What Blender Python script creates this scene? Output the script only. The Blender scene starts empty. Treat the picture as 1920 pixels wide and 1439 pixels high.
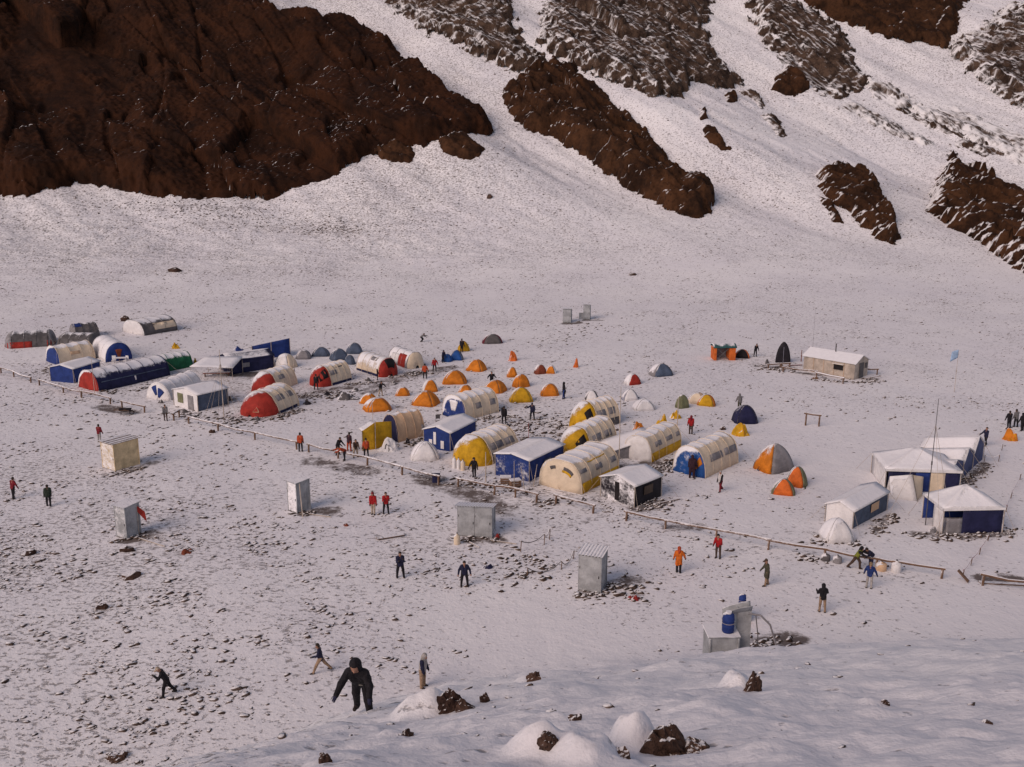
import bpy, math, random
import numpy as np
from mathutils import Matrix, Vector

# ------------------------------------------------------------------ camera, sky, sun, exposure
scene = bpy.context.scene
COL = scene.collection
R = math.radians
CAM_Z = 26.0
PITCH = R(13.8)
FPX = 1866.7                      # focal length in pixels of the 1920 px wide photograph
cam_data = bpy.data.cameras.new('camera')
cam_data.lens = 35.0
cam_data.sensor_width = 36.0
cam_data.sensor_fit = 'HORIZONTAL'
cam_data.clip_end = 2000
cam_data.clip_start = 0.1
cam = bpy.data.objects.new('camera', cam_data)
COL.objects.link(cam)
cam.location = (0, 0, CAM_Z)
cam.rotation_euler = (math.pi / 2 - PITCH, 0, 0)
scene.camera = cam

SUN_EL, SUN_AZ = R(32), R(-134)    # azimuth from +Y towards +X: the light comes from behind the left shoulder
world = bpy.data.worlds.new('World')
scene.world = world
world.use_nodes = True
wn, wl = world.node_tree.nodes, world.node_tree.links
wn.clear()
sky = wn.new('ShaderNodeTexSky')
sky.sky_type = 'NISHITA'
sky.sun_disc = False
sky.sun_elevation = SUN_EL
sky.sun_rotation = SUN_AZ
sky.altitude = 4300
sky.air_density = 1.0
sky.dust_density = 4.0
sky.ozone_density = 1.0
hs = wn.new('ShaderNodeHueSaturation')       # high thin overcast: nearly grey sky light
hs.inputs['Saturation'].default_value = 0.55
bg = wn.new('ShaderNodeBackground')
bg.inputs['Strength'].default_value = 0.088
wo = wn.new('ShaderNodeOutputWorld')
wl.new(sky.outputs[0], hs.inputs['Color'])
wl.new(hs.outputs[0], bg.inputs['Color'])
wl.new(bg.outputs[0], wo.inputs['Surface'])

sun_data = bpy.data.lights.new('sun', 'SUN')
sun_data.energy = 1.5
sun_data.angle = R(42)
sun_data.color = (1.0, 0.83, 0.68)
sun = bpy.data.objects.new('sun', sun_data)
COL.objects.link(sun)
sd = Vector((math.sin(SUN_AZ) * math.cos(SUN_EL), math.cos(SUN_AZ) * math.cos(SUN_EL), math.sin(SUN_EL)))
sun.rotation_euler = sd.to_track_quat('Z', 'Y').to_euler()
sun.location = (-60, -40, 120)

vs = scene.view_settings
vs.view_transform = 'Standard'
vs.look = 'None'
vs.exposure = 0.46
vs.use_white_balance = True
vs.white_balance_temperature = 6700
vs.white_balance_tint = 18
vs.gamma = 1.0
vs.use_curve_mapping = False

# ------------------------------------------------------------------ noise
U32 = np.uint32
def _hash(ix, iy, seed):
    h = ix.astype(np.int64).astype(U32) * U32(374761393) + iy.astype(np.int64).astype(U32) * U32(668265263) + U32((seed * 2246822519) & 0xffffffff)
    h = (h ^ (h >> U32(13))) * U32(1274126177)
    h = (h ^ (h >> U32(16))) * U32(2246822519)
    return h ^ (h >> U32(15))
def gnoise(x, y, seed=0):
    x = np.asarray(x, float); y = np.asarray(y, float)
    ix, iy = np.floor(x), np.floor(y)
    fx, fy = x - ix, y - iy
    ux, uy = fx * fx * fx * (fx * (fx * 6 - 15) + 10), fy * fy * fy * (fy * (fy * 6 - 15) + 10)
    def g(dx, dy):
        a = _hash(ix + dx, iy + dy, seed).astype(float) * (2 * math.pi / 4294967296.0)
        return np.cos(a) * (fx - dx) + np.sin(a) * (fy - dy)
    a, b, c, d = g(0, 0), g(1, 0), g(0, 1), g(1, 1)
    return ((a + (b - a) * ux) * (1 - uy) + (c + (d - c) * ux) * uy) * 1.5
def fbm(x, y, o=4, seed=0, gain=0.5):
    s, a = 0.0, 1.0
    for i in range(o):
        s = s + a * gnoise(x, y, seed + i * 17)
        x, y, a = x * 2.03 + 5.1, y * 2.03 + 1.7, a * gain
    return s
def ridged(x, y, o=4, seed=0, gain=0.5):
    s, a = 0.0, 1.0
    for i in range(o):
        s = s + a * (1 - 2 * np.abs(gnoise(x, y, seed + i * 13)))
        x, y, a = x * 2.07 + 3.3, y * 2.07 + 8.1, a * gain
    return s
def facets(x, y, seed=0, tilt=0.5):
    """angular blocks: every cell is a tilted plane of its own"""
    ix, iy = np.floor(x), np.floor(y)
    best = np.full(np.shape(x), 9e9); second = best.copy(); val = np.zeros(np.shape(x))
    for dx in (-1, 0, 1):
        for dy in (-1, 0, 1):
            h1 = _hash(ix + dx, iy + dy, seed).astype(float) / 4294967296.0
            h2 = _hash(ix + dx, iy + dy, seed + 5).astype(float) / 4294967296.0
            h3 = _hash(ix + dx, iy + dy, seed + 9).astype(float) / 4294967296.0
            h4 = _hash(ix + dx, iy + dy, seed + 11).astype(float) / 4294967296.0
            h5 = _hash(ix + dx, iy + dy, seed + 15).astype(float) / 4294967296.0
            px_, py_ = x - (ix + dx + h1), y - (iy + dy + h2)
            d = px_ * px_ + py_ * py_
            v = (h3 - .5) + tilt * 2 * ((h4 - .5) * px_ + (h5 - .5) * py_)
            nb = d < best
            second = np.where(nb, best, np.minimum(second, d))
            val = np.where(nb, v, val); best = np.where(nb, d, best)
    return val, np.sqrt(second) - np.sqrt(best)
def sstep(a, b, x):
    t = np.clip((x - a) / (b - a), 0, 1)
    return t * t * (3 - 2 * t)

# ------------------------------------------------------------------ terrain height
YB, ML, MS = 204.0, 19.0, 0.63
BUMPS = []      # snow heaps on the near slope: x, y, radius, height
_TX = np.array([-40, -15, -9.3, -5.6, -3.7, 0, 6, 8.6, 15, 30, 60.])
_TT = np.array([.95, .80, .715, .655, .612, .585, .561, .549, .538, .535, .60])
def terrain(x, y, fine=True):
    x = np.asarray(x, float); y = np.asarray(y, float)
    z = .22 * fbm(x / 28, y / 28, 2, 3) + .04 * fbm(x / 5, y / 5, 2, 4)
    # far slope
    s = (y - YB + 10 * gnoise(x / 70, y / 200, 31) - .03 * x) / ML
    m = MS * ML * np.logaddexp(0, s)
    ramp = sstep(0, 22, m)
    q = x * .72 + y * .69
    l = x * .69 - y * .72
    m = m + ramp * (5.0 * gnoise(q / 42, l / 260, 41) + 2.0 * gnoise(q / 15, l / 120, 42))
    if fine:
        m = m + ramp * (.40 * fbm(q / 4.5, l / 22, 2, 43) + .16 * fbm(x / 2.3, y / 2.3, 2, 44))
        hum = sstep(.5, 6, m) * (1 - sstep(14, 24, m)) * sstep(35, -20, x)
        m = m + hum * (.16 * ridged(x / 7, y / 4.5, 3, 45) + .10 * fbm(x / 2.2, y / 1.6, 2, 46))
    z = z + m
    # slope in the foreground, below the photographer's feet
    xx = x + 1.2 * gnoise(x / 9, y / 9, 51)
    t = np.interp(xx, _TX, _TT)
    b = np.interp(xx, [-6, 8], [.0013, .0022])
    a = t - 2 * np.sqrt(1.6 * b)
    drop = 1.6 + a * y + b * np.maximum(y, 0) ** 2
    n = CAM_Z - drop + .22 * fbm(x / 4, y / 4, 2, 52) * sstep(2, 8, y)
    near = (y > 2) & (y < 30) & (np.abs(x) < 16) if BUMPS else None
    if near is not None and near.any():
        xn, yn = x[near], y[near]; add = np.zeros(xn.shape)
        for bx_, by_, br_, bh_ in BUMPS:
            d2 = ((xn - bx_) ** 2 + (yn - by_) ** 2) / br_ ** 2
            m_ = d2 < 4
            if m_.any(): add[m_] += bh_ * np.exp(-d2[m_] ** 2.0) * (1 + .25 * gnoise(xn[m_] / br_ * 1.3, yn[m_] / br_ * 1.3, 57))
        n = np.array(n); n[near] = n[near] + add
    if fine:
        n = n + .09 * fbm(x / 1.1, y / .9, 4, 53, .55)
    k = .6
    return z + k * np.logaddexp(0, (n - z) / k)

CP, SP = math.cos(PITCH), math.sin(PITCH)
def ray_dir(px, py):
    u, v = (px - 960) / FPX, (719.5 - py) / FPX
    return np.array([u, CP + v * SP, -SP + v * CP])
def hit(px, py, dmin=3.0):
    """the point of the ground that the photograph shows at this pixel"""
    d = ray_dir(px, py)
    ts = np.concatenate([np.linspace(dmin, 60, 300), np.linspace(60.3, 520, 900)])
    ts = ts[ts >= dmin]
    p = d[None] * ts[:, None]
    g = CAM_Z + p[:, 2] - terrain(p[:, 0], p[:, 1], False)
    i = np.argmax(g < 0)
    if g[i] >= 0: i = len(ts) - 1
    if i == 0: i = 1
    lo, hi = ts[i - 1], ts[i]
    for _ in range(18):
        mid = (lo + hi) / 2
        q = d * mid
        if CAM_Z + q[2] - terrain(q[0], q[1], False) < 0: hi = mid
        else: lo = mid
    q = d * hi
    return np.array([q[0], q[1], float(terrain(q[0], q[1], False))])
def mpp(p):
    """metres per photograph pixel at a point"""
    return (p[1] * CP - (p[2] - CAM_Z) * SP) / FPX
def gz(x, y): return float(terrain(x, y, True))

# ------------------------------------------------------------------ materials
MATS = {}
WIND = Vector((-.52, .33, .79)).normalized()      # snow was driven in from the left and behind
SNOW = (.80, .775, .79)
def nodes_of(m):
    m.use_nodes = True
    n, l = m.node_tree.nodes, m.node_tree.links
    n.clear()
    out = n.new('ShaderNodeOutputMaterial'); b = n.new('ShaderNodeBsdfPrincipled')
    l.new(b.outputs[0], out.inputs[0])
    return n, l, b
def math_node(n, l, op, a, b=None, c=None, clamp=False):
    m = n.new('ShaderNodeMath'); m.operation = op; m.use_clamp = clamp
    for i, v in enumerate((a, b, c)):
        if v is None: continue
        if hasattr(v, 'links') or hasattr(v, 'is_linked'): l.new(v, m.inputs[i])
        else: m.inputs[i].default_value = v
    return m.outputs[0]
def noise_node(n, l, vec, scale, detail=2, rough=.5):
    t = n.new('ShaderNodeTexNoise'); t.inputs['Scale'].default_value = scale
    t.inputs['Detail'].default_value = detail; t.inputs['Roughness'].default_value = rough
    l.new(vec, t.inputs['Vector'])
    return t.outputs['Fac']
def mix_col(n, l, fac, a, b):
    m = n.new('ShaderNodeMix'); m.data_type = 'RGBA'
    if hasattr(fac, 'is_linked'): l.new(fac, m.inputs[0])
    else: m.inputs[0].default_value = fac
    for i, v in ((6, a), (7, b)):
        if hasattr(v, 'is_linked'): l.new(v, m.inputs[i])
        else: m.inputs[i].default_value = (*v, 1)
    return m.outputs[2]
def maprange(n, l, v, a, b):
    m = n.new('ShaderNodeMapRange'); m.interpolation_type = 'SMOOTHSTEP'
    l.new(v, m.inputs[0]); m.inputs[1].default_value = a; m.inputs[2].default_value = b
    return m.outputs[0]
def scaled(n, l, vec, s):
    m = n.new('ShaderNodeMapping'); m.inputs['Scale'].default_value = s
    l.new(vec, m.inputs[0])
    return m.outputs[0]
def bump(n, l, h, strength, dist, bsdf):
    b = n.new('ShaderNodeBump'); b.inputs['Strength'].default_value = strength; b.inputs['Distance'].default_value = dist
    l.new(h, b.inputs['Height']); l.new(b.outputs[0], bsdf.inputs['Normal'])

def cloth(name, col, snow=.80, soft=.10, amp=1.15, nscale=1.6, var=.25, rough=.75, metal=0.0, dust=.0, crease=.25, freq=1.6):
    """a coloured surface that carries wind-driven snow on the sides that caught it; snow >= 2: none"""
    key = (name, snow, amp)
    if key in MATS: return MATS[key]
    m = bpy.data.materials.new(name); n, l, b = nodes_of(m)
    g = n.new('ShaderNodeNewGeometry')
    pos = g.outputs['Position']
    f1 = noise_node(n, l, pos, freq, 4, .65)
    f2 = noise_node(n, l, pos, 9, 2, .6)
    dk = tuple(c * (1 - var) for c in col); lt = tuple(min(1, c * (1 + var * .8) + .01 * var) for c in col)
    c = mix_col(n, l, maprange(n, l, f1, .3, .7), dk, lt)
    c = mix_col(n, l, math_node(n, l, 'MULTIPLY', maprange(n, l, f2, .5, .8), .25), c, tuple(x * .6 for x in col))
    if dust: c = mix_col(n, l, dust, c, (.35, .27, .2))
    if snow < 2:
        dp = n.new('ShaderNodeVectorMath'); dp.operation = 'DOT_PRODUCT'
        l.new(g.outputs['Normal'], dp.inputs[0]); dp.inputs[1].default_value = WIND
        nz = math_node(n, l, 'ADD', math_node(n, l, 'MULTIPLY', noise_node(n, l, pos, nscale, 5, .7), .7), math_node(n, l, 'MULTIPLY', noise_node(n, l, pos, 5.5, 3, .6), .3))
        v = math_node(n, l, 'ADD', dp.outputs['Value'], math_node(n, l, 'MULTIPLY', math_node(n, l, 'SUBTRACT', nz, .5), amp))
        mask = maprange(n, l, v, snow - soft, snow + soft)
        sc = mix_col(n, l, f1, (.74, .715, .735), (.84, .82, .83))
        c = mix_col(n, l, mask, c, sc)
        r = n.new('ShaderNodeMapRange'); l.new(mask, r.inputs[0]); r.inputs[3].default_value = rough; r.inputs[4].default_value = .9
        l.new(r.outputs[0], b.inputs['Roughness'])
        h = math_node(n, l, 'ADD', math_node(n, l, 'MULTIPLY', mask, .6), math_node(n, l, 'MULTIPLY', f1, crease * 2))
    else:
        b.inputs['Roughness'].default_value = rough
        h = math_node(n, l, 'MULTIPLY', f1, crease * 2)
    l.new(c, b.inputs['Base Color'])
    b.inputs['Metallic'].default_value = metal
    b.inputs['Specular IOR Level'].default_value = .25
    bump(n, l, h, .8, .16, b)
    MATS[key] = m
    return m

def rock_mat(name, dark, light, snow=.9, amp=.5, scale=1.0, soft=.10, streak=None, edge=0.0, mottle=.5, relief=1.0):
    key = ('rock', name)
    if key in MATS: return MATS[key]
    m = bpy.data.materials.new(name); n, l, b = nodes_of(m)
    g = n.new('ShaderNodeNewGeometry'); pos = g.outputs['Position']
    f1 = noise_node(n, l, pos, .22 * scale, 6, .68)
    f2 = noise_node(n, l, pos, 1.9 * scale, 4, .65)
    c = mix_col(n, l, maprange(n, l, f1, .36, .66), dark, light)
    c = mix_col(n, l, math_node(n, l, 'MULTIPLY', maprange(n, l, f2, .52, .75), mottle), c, tuple(x * 1.6 for x in light))
    c = mix_col(n, l, math_node(n, l, 'MULTIPLY', maprange(n, l, f2, .47, .30), .6), c, tuple(x * .45 for x in dark))
    dp = n.new('ShaderNodeVectorMath'); dp.operation = 'DOT_PRODUCT'
    l.new(g.outputs['Normal'], dp.inputs[0]); dp.inputs[1].default_value = WIND
    vec = pos
    if streak:
        cx = n.new('ShaderNodeCombineXYZ')        # long along the fall line of the slope, narrow across it
        for ii, (vv, kk_) in enumerate((((.78, .62, .0), 1.0), ((.62, -.78, 0), streak[0]))):
            dq = n.new('ShaderNodeVectorMath'); dq.operation = 'DOT_PRODUCT'
            l.new(pos, dq.inputs[0]); dq.inputs[1].default_value = tuple(c_ * kk_ for c_ in vv)
            l.new(dq.outputs['Value'], cx.inputs[ii])
        vec = cx.outputs[0]
    nz = noise_node(n, l, vec, .9 * scale, 6, .7)
    v = math_node(n, l, 'ADD', math_node(n, l, 'MULTIPLY', dp.outputs['Value'], .5 if streak else 1.0), math_node(n, l, 'MULTIPLY', math_node(n, l, 'SUBTRACT', nz, .5), amp))
    if edge:
        ea = n.new('ShaderNodeAttribute'); ea.attribute_name = 'edge'
        v = math_node(n, l, 'ADD', v, math_node(n, l, 'MULTIPLY', math_node(n, l, 'SUBTRACT', 1.0, ea.outputs['Fac']), edge))
    mask = maprange(n, l, v, snow - soft, snow + soft)
    c = mix_col(n, l, mask, c, (.78, .755, .76))
    l.new(c, b.inputs['Base Color'])
    b.inputs['Roughness'].default_value = .9
    b.inputs['Specular IOR Level'].default_value = .15
    bump(n, l, math_node(n, l, 'ADD', f2, math_node(n, l, 'MULTIPLY', f1, .8)), .9 * relief, .35 / scale * relief, b)
    MATS[key] = m
    return m

def ground_mat(name, mountain=False):
    m = bpy.data.materials.new(name); n, l, b = nodes_of(m)
    g = n.new('ShaderNodeNewGeometry'); pos = g.outputs['Position']
    at = n.new('ShaderNodeAttribute'); at.attribute_name = 'dirt'
    sp = n.new('ShaderNodeAttribute'); sp.attribute_name = 'speck'
    big = noise_node(n, l, pos, .07, 3, .5)
    mid = noise_node(n, l, pos, .9, 5, .6)
    fin = noise_node(n, l, pos, 4.5, 4, .6)
    snow = mix_col(n, l, maprange(n, l, big, .3, .7), (.775, .745, .765), (.83, .80, .805))
    soil = mix_col(n, l, fin, (.035, .022, .018), (.13, .09, .072))
    # thin snow where the ground shows through, in small flecks
    p1 = noise_node(n, l, scaled(n, l, pos, (1, 1.5, 1)), 2.3 if mountain else 2.5, 3, .62)
    p2 = noise_node(n, l, scaled(n, l, pos, (1, 1.3, 1)), 5.0, 3, .6)
    cl = noise_node(n, l, pos, .11, 3, .55)
    s = math_node(n, l, 'ADD', sp.outputs['Fac'], math_node(n, l, 'MULTIPLY', math_node(n, l, 'SUBTRACT', cl, .5), .55 if mountain else 1.7))
    th = math_node(n, l, 'SUBTRACT', .588 if mountain else .604, math_node(n, l, 'MULTIPLY', s, .11))
    f = math_node(n, l, 'MULTIPLY', math_node(n, l, 'SUBTRACT', math_node(n, l, 'ADD', math_node(n, l, 'MULTIPLY', p1, .7), math_node(n, l, 'MULTIPLY', p2, .3)), th), 13, clamp=True)
    f = math_node(n, l, 'MULTIPLY', f, .62)
    d = math_node(n, l, 'ADD', at.outputs['Fac'], math_node(n, l, 'MULTIPLY', math_node(n, l, 'SUBTRACT', math_node(n, l, 'ADD', math_node(n, l, 'MULTIPLY', mid, .6), math_node(n, l, 'MULTIPLY', fin, .4)), .5), 2.4))
    d2 = maprange(n, l, d, .40, .95)
    d3 = math_node(n, l, 'MULTIPLY', d2, math_node(n, l, 'MULTIPLY', maprange(n, l, at.outputs['Fac'], .02, .25), .92))
    fac = math_node(n, l, 'MAXIMUM', f, d3)
    l.new(mix_col(n, l, fac, snow, soil), b.inputs['Base Color'])
    b.inputs['Roughness'].default_value = .85
    b.inputs['Specular IOR Level'].default_value = .2
    h = math_node(n, l, 'ADD', math_node(n, l, 'MULTIPLY', mid, 1.0), math_node(n, l, 'MULTIPLY', fin, .45))
    h = math_node(n, l, 'SUBTRACT', h, math_node(n, l, 'MULTIPLY', fac, .5))
    bump(n, l, h, .55, .30 if mountain else .16, b)
    return m

# ------------------------------------------------------------------ object helpers
def mesh_obj(name, verts, faces, mat=None, parent=None, smooth=False, midx=None):
    me = bpy.data.meshes.new(name)
    me.from_pydata([tuple(map(float, v)) for v in verts], [], [tuple(int(i) for i in f) for f in faces])
    mats = mat if isinstance(mat, (list, tuple)) else [mat]
    for mm in mats: me.materials.append(mm)
    if midx is not None: me.polygons.foreach_set('material_index', np.asarray(midx, np.int32))
    if smooth: me.polygons.foreach_set('use_smooth', np.ones(len(me.polygons), bool))
    me.update()
    o = bpy.data.objects.new(name, me)
    COL.objects.link(o)
    if parent: o.parent = parent
    return o
def quick_mesh(name, verts, loops, nper, mat, smooth=False, parent=None):
    """verts Nx3, loops flat int array, faces all with nper corners (fast path)"""
    me = bpy.data.meshes.new(name)
    nf = len(loops) // nper
    me.vertices.add(len(verts)); me.vertices.foreach_set('co', np.asarray(verts, np.float32).ravel())
    me.loops.add(len(loops)); me.loops.foreach_set('vertex_index', np.asarray(loops, np.int32))
    me.polygons.add(nf)
    me.polygons.foreach_set('loop_start', np.arange(nf, dtype=np.int32) * nper)
    me.polygons.foreach_set('loop_total', np.full(nf, nper, np.int32))
    if smooth: me.polygons.foreach_set('use_smooth', np.ones(nf, bool))
    me.materials.append(mat)
    me.update(calc_edges=True)
    o = bpy.data.objects.new(name, me)
    COL.objects.link(o)
    if parent: o.parent = parent
    return o
def tag(o, label, cat, group=None):
    o['label'] = label; o['category'] = cat
    if group: o['group'] = group
    return o
def structure(o): o['kind'] = 'structure'; return o
def empty(name, loc, rz=0.0):
    o = bpy.data.objects.new(name, None)
    o.empty_display_size = .3
    COL.objects.link(o)
    o.location = tuple(float(v) for v in loc); o.rotation_euler = (0, 0, rz)
    return o
def grid_loops(nr, nc, mask=None):
    i = np.arange(nr * nc).reshape(nr, nc)
    q = np.stack([i[:-1, :-1], i[:-1, 1:], i[1:, 1:], i[1:, :-1]], -1).reshape(-1, 4)
    if mask is not None: q = q[mask.reshape(-1)]
    return q

# ------------------------------------------------------------------ bare ground (trodden paths, lee sides)
DIRT = []      # (polyline points in plan, half width, strength)
def dirt(pts, w, s=1.0, dmin=3.0):
    DIRT.append(([hit(*p, dmin)[:2] for p in pts], w, s))
for pts, w, s in [
    ([(800, 897), (850, 915), (895, 932), (935, 955)], 1.7, .82), ([(930, 955), (985, 975), (1060, 968)], 1.2, .42), ([(880, 925), (960, 945), (1010, 950)], 1.2, .45),
    ([(590, 866), (650, 876), (690, 884)], 1.4, .8), ([(540, 872), (600, 872)], 1.0, .5),
    ([(196, 764), (245, 774)], 1.3, .9), ([(140, 757), (200, 766)], .5, .55),
    ([(690, 735), (740, 712), (800, 697), (850, 690)], 1.7, .75), ([(560, 745), (600, 735), (660, 725)], 1.3, .8),
    ([(425, 700), (470, 702)], 1.6, .95), ([(440, 788), (500, 785), (560, 768)], .9, .7), ([(420, 760), (440, 745)], 1.0, .7),
    ([(246, 1010), (285, 1002)], 1.0, .95), ([(572, 961), (625, 957)], .9, .95), ([(560, 964), (640, 968)], .3, .6),
    ([(880, 1012), (935, 1012)], .8, .95), ([(1136, 1098), (1185, 1090)], 1.0, .8), ([(1090, 1114), (1130, 1114)], .3, .9),
    ([(1150, 878), (1190, 884), (1230, 872)], 1.7, .95), ([(1240, 880), (1260, 872)], .8, .8),
    ([(1195, 955), (1240, 944)], .9, .8), ([(1255, 990), (1310, 988)], .8, .8), ([(1010, 945), (1040, 940)], .6, .7),
    ([(1150, 960), (1120, 970), (1060, 990), (980, 1000)], .5, .5),
    ([(1500, 700), (1640, 712)], .8, .7), ([(1420, 685), (1480, 690)], 1.3, .7), ([(1340, 676), (1400, 672)], .9, .6),
    ([(1060, 607), (1085, 606)], .9, .95), ([(1095, 601), (1125, 601)], .7, .8),
    ([(1640, 1000), (1665, 968)], .4, .8), ([(1720, 1002), (1800, 1006), (1880, 1000)], .8, .8), ([(1790, 925), (1850, 870)], .6, .85),
    ([(1520, 1000), (1600, 1018)], .6, .5), ([(1520, 1035), (1640, 1062), (1700, 1072)], .6, .45), ([(1845, 1085), (1920, 1090)], .9, .95),
    ([(222, 888), (268, 876), (285, 868)], .7, .8), ([(160, 890), (215, 888)], .4, .5),
    ([(200, 812), (280, 800), (352, 789)], .22, .65), ([(640, 982), (560, 970)], .3, .4), ([(700, 950), (800, 925)], .25, .35),
    ([(820, 795), (900, 790), (1000, 795)], 2.4, .42), ([(480, 770), (600, 790), (640, 800)], 2.0, .36), ([(560, 735), (640, 728), (700, 720)], 2.4, .5), ([(420, 745), (445, 720), (470, 700)], 1.6, .5), ([(640, 760), (720, 745)], 1.5, .36), ([(800, 850), (840, 880)], 1.4, .4), ([(1040, 900), (1000, 915)], 1.2, .45), ([(330, 775), (430, 785)], 1.2, .4),
    ([(940, 1030), (1060, 1040)], .9, .4), ([(1110, 1118), (1200, 1120), (1290, 1130)], .9, .38), ([(320, 1035), (420, 1050), (480, 1060)], 1.1, .4),
    ([(380, 420), (520, 432), (660, 435)], 3.5, .5), ([(300, 390), (420, 395)], 3.5, .5), ([(150, 560), (280, 575)], 2.0, .35), ([(0, 700), (60, 712)], .8, .5),
]: dirt(pts, w, s)
dirt([(1392, 1222), (1430, 1212), (1480, 1200)], 1.3, .95, 41)

def seg_dist(x, y, pts):
    d = np.full(np.shape(x), 1e9)
    for (ax, ay), (bx, by) in zip(pts[:-1], pts[1:]):
        vx, vy = bx - ax, by - ay
        t = np.clip(((x - ax) * vx + (y - ay) * vy) / (vx * vx + vy * vy + 1e-9), 0, 1)
        d = np.minimum(d, np.hypot(x - ax - t * vx, y - ay - t * vy))
    return d
def dirt_at(x, y):
    v = np.zeros(np.shape(x))
    for pts, w, s in DIRT:
        P = np.array(pts)
        near = (x > P[:, 0].min() - 3 * w) & (x < P[:, 0].max() + 3 * w) & (y > P[:, 1].min() - 3 * w) & (y < P[:, 1].max() + 3 * w)
        if not near.any(): continue
        d = seg_dist(x[near], y[near], pts)
        v[near] = np.maximum(v[near], s * (1 - sstep(.35 * w, 1.5 * w, d)))
    return v
_camp = [hit(200, 700)[:2], hit(520, 760)[:2], hit(760, 720)[:2], hit(980, 790)[:2], hit(1080, 900)[:2]]
def speck_at(x, y):
    """how thinly the snow lies"""
    v = .42 + .25 * gnoise(x / 33, y / 33, 61)
    v = v + .55 * sstep(8, -24, x) * sstep(95, 52, y)
    v = v + .28 * (1 - sstep(3, 13, seg_dist(x, y, _camp)))
    v = v - .30 * sstep(14, 30, x) * sstep(110, 70, y)
    v = v - .75 * sstep(62, 38, y + .2 * x) * sstep(-9, 4, x)
    v = v + .25 * sstep(150, 185, y) * sstep(40, -40, x) + .12 * sstep(190, 220, y)
    return v

# snow heaped against the rocks of the near slope
_b = []
for p, r_, h_ in [((790, 1336), 52, 42), ((1384, 1290), 31, 40), ((1188, 1402), 44, 74), ((1095, 1424), 66, 60), ((1003, 1414), 48, 62), ((982, 1280), 22, 13), ((588, 1434), 26, 16), ((1640, 1326), 26, 9), ((1835, 1356), 26, 8), ((1182, 1438), 28, 14),
                  ((1275, 1400), 26, 14), ((1030, 1352), 26, 8), ((1060, 1352), 24, 8), ((885, 1320), 20, 8), ((735, 1378), 26, 8), ((1560, 1390), 90, 12), ((1750, 1400), 80, 12), ((760, 1410), 60, 8), ((1350, 1350), 70, 8), ((900, 1420), 70, 12), ((1500, 1300), 60, 7), ((1690, 1280), 70, 8), ((1130, 1300), 60, 6), ((1450, 1420), 80, 14)]:
    g = hit(*p); kx = mpp(g)
    _b.append((g[0], g[1] + .12, r_ * kx, h_ * kx))
BUMPS += _b

# ------------------------------------------------------------------ the ground: one sheet in three stretches
ys = [-6.0]
while ys[-1] < 430:
    y = ys[-1]
    st = .30 if y < 5 else (.08 if y < 14 else .24 if y < 48 else (.30 if y < 110 else (.45 if y < 190 else (.55 if y < 320 else 2.2))))
    ys.append(y + st)
ys = np.array(ys)
NC = 500
us = np.linspace(-1, 1, NC)
half = np.maximum(ys, 0) * .60 + np.interp(ys, [0, 30, 60], [7, 9, 15])
GX = us[None, :] * half[:, None]
GY = np.repeat(ys[:, None], NC, 1)
GZ = terrain(GX, GY)
DI = dirt_at(GX, GY); SK = speck_at(GX, GY)
i1, i2 = int(np.searchsorted(ys, 42)), int(np.searchsorted(ys, 186))
snow_ground, snow_mtn = ground_mat('trodden_snow'), ground_mat('slope_snow', True)
for nm, a, b, mm in (('foreground_slope', 0, i1, snow_ground), ('snow_ground', i1, i2, snow_ground), ('mountain_slope', i2, len(ys) - 1, snow_mtn)):
    sl = slice(a, b + 1)
    v = np.stack([GX[sl], GY[sl], GZ[sl]], -1).reshape(-1, 3)
    o = structure(quick_mesh(nm, v, grid_loops(b - a + 1, NC).ravel(), 4, mm, True))
    for an, arr in (('dirt', DI), ('speck', SK)):
        o.data.attributes.new(an, 'FLOAT', 'POINT').data.foreach_set('value', arr[sl].astype(np.float32).ravel())

# ------------------------------------------------------------------ rock outcrops and cliffs on the far slope
BROWN = rock_mat('brown_cliff', (.0135, .0042, .0014), (.039, .0125, .0042), snow=.86, amp=.5, scale=.6, edge=.04, mottle=.22, relief=.5)
BROWN2 = rock_mat('brown_outcrop', (.017, .0068, .0031), (.064, .0265, .0112), snow=.86, amp=.55, scale=.8, edge=.08, mottle=.3, relief=.6)
DUSTED = rock_mat('snow_dusted_rock', (.022, .0125, .009), (.095, .058, .040), snow=.40, amp=1.7, scale=1.5, soft=.17, streak=(.10, 1, 1), edge=.14)
DUSTED2 = rock_mat('half_snowed_rock', (.035, .023, .018), (.12, .08, .06), snow=.30, amp=1.7, scale=1.6, soft=.20, streak=(.10, 1, 1), edge=.22)

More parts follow.
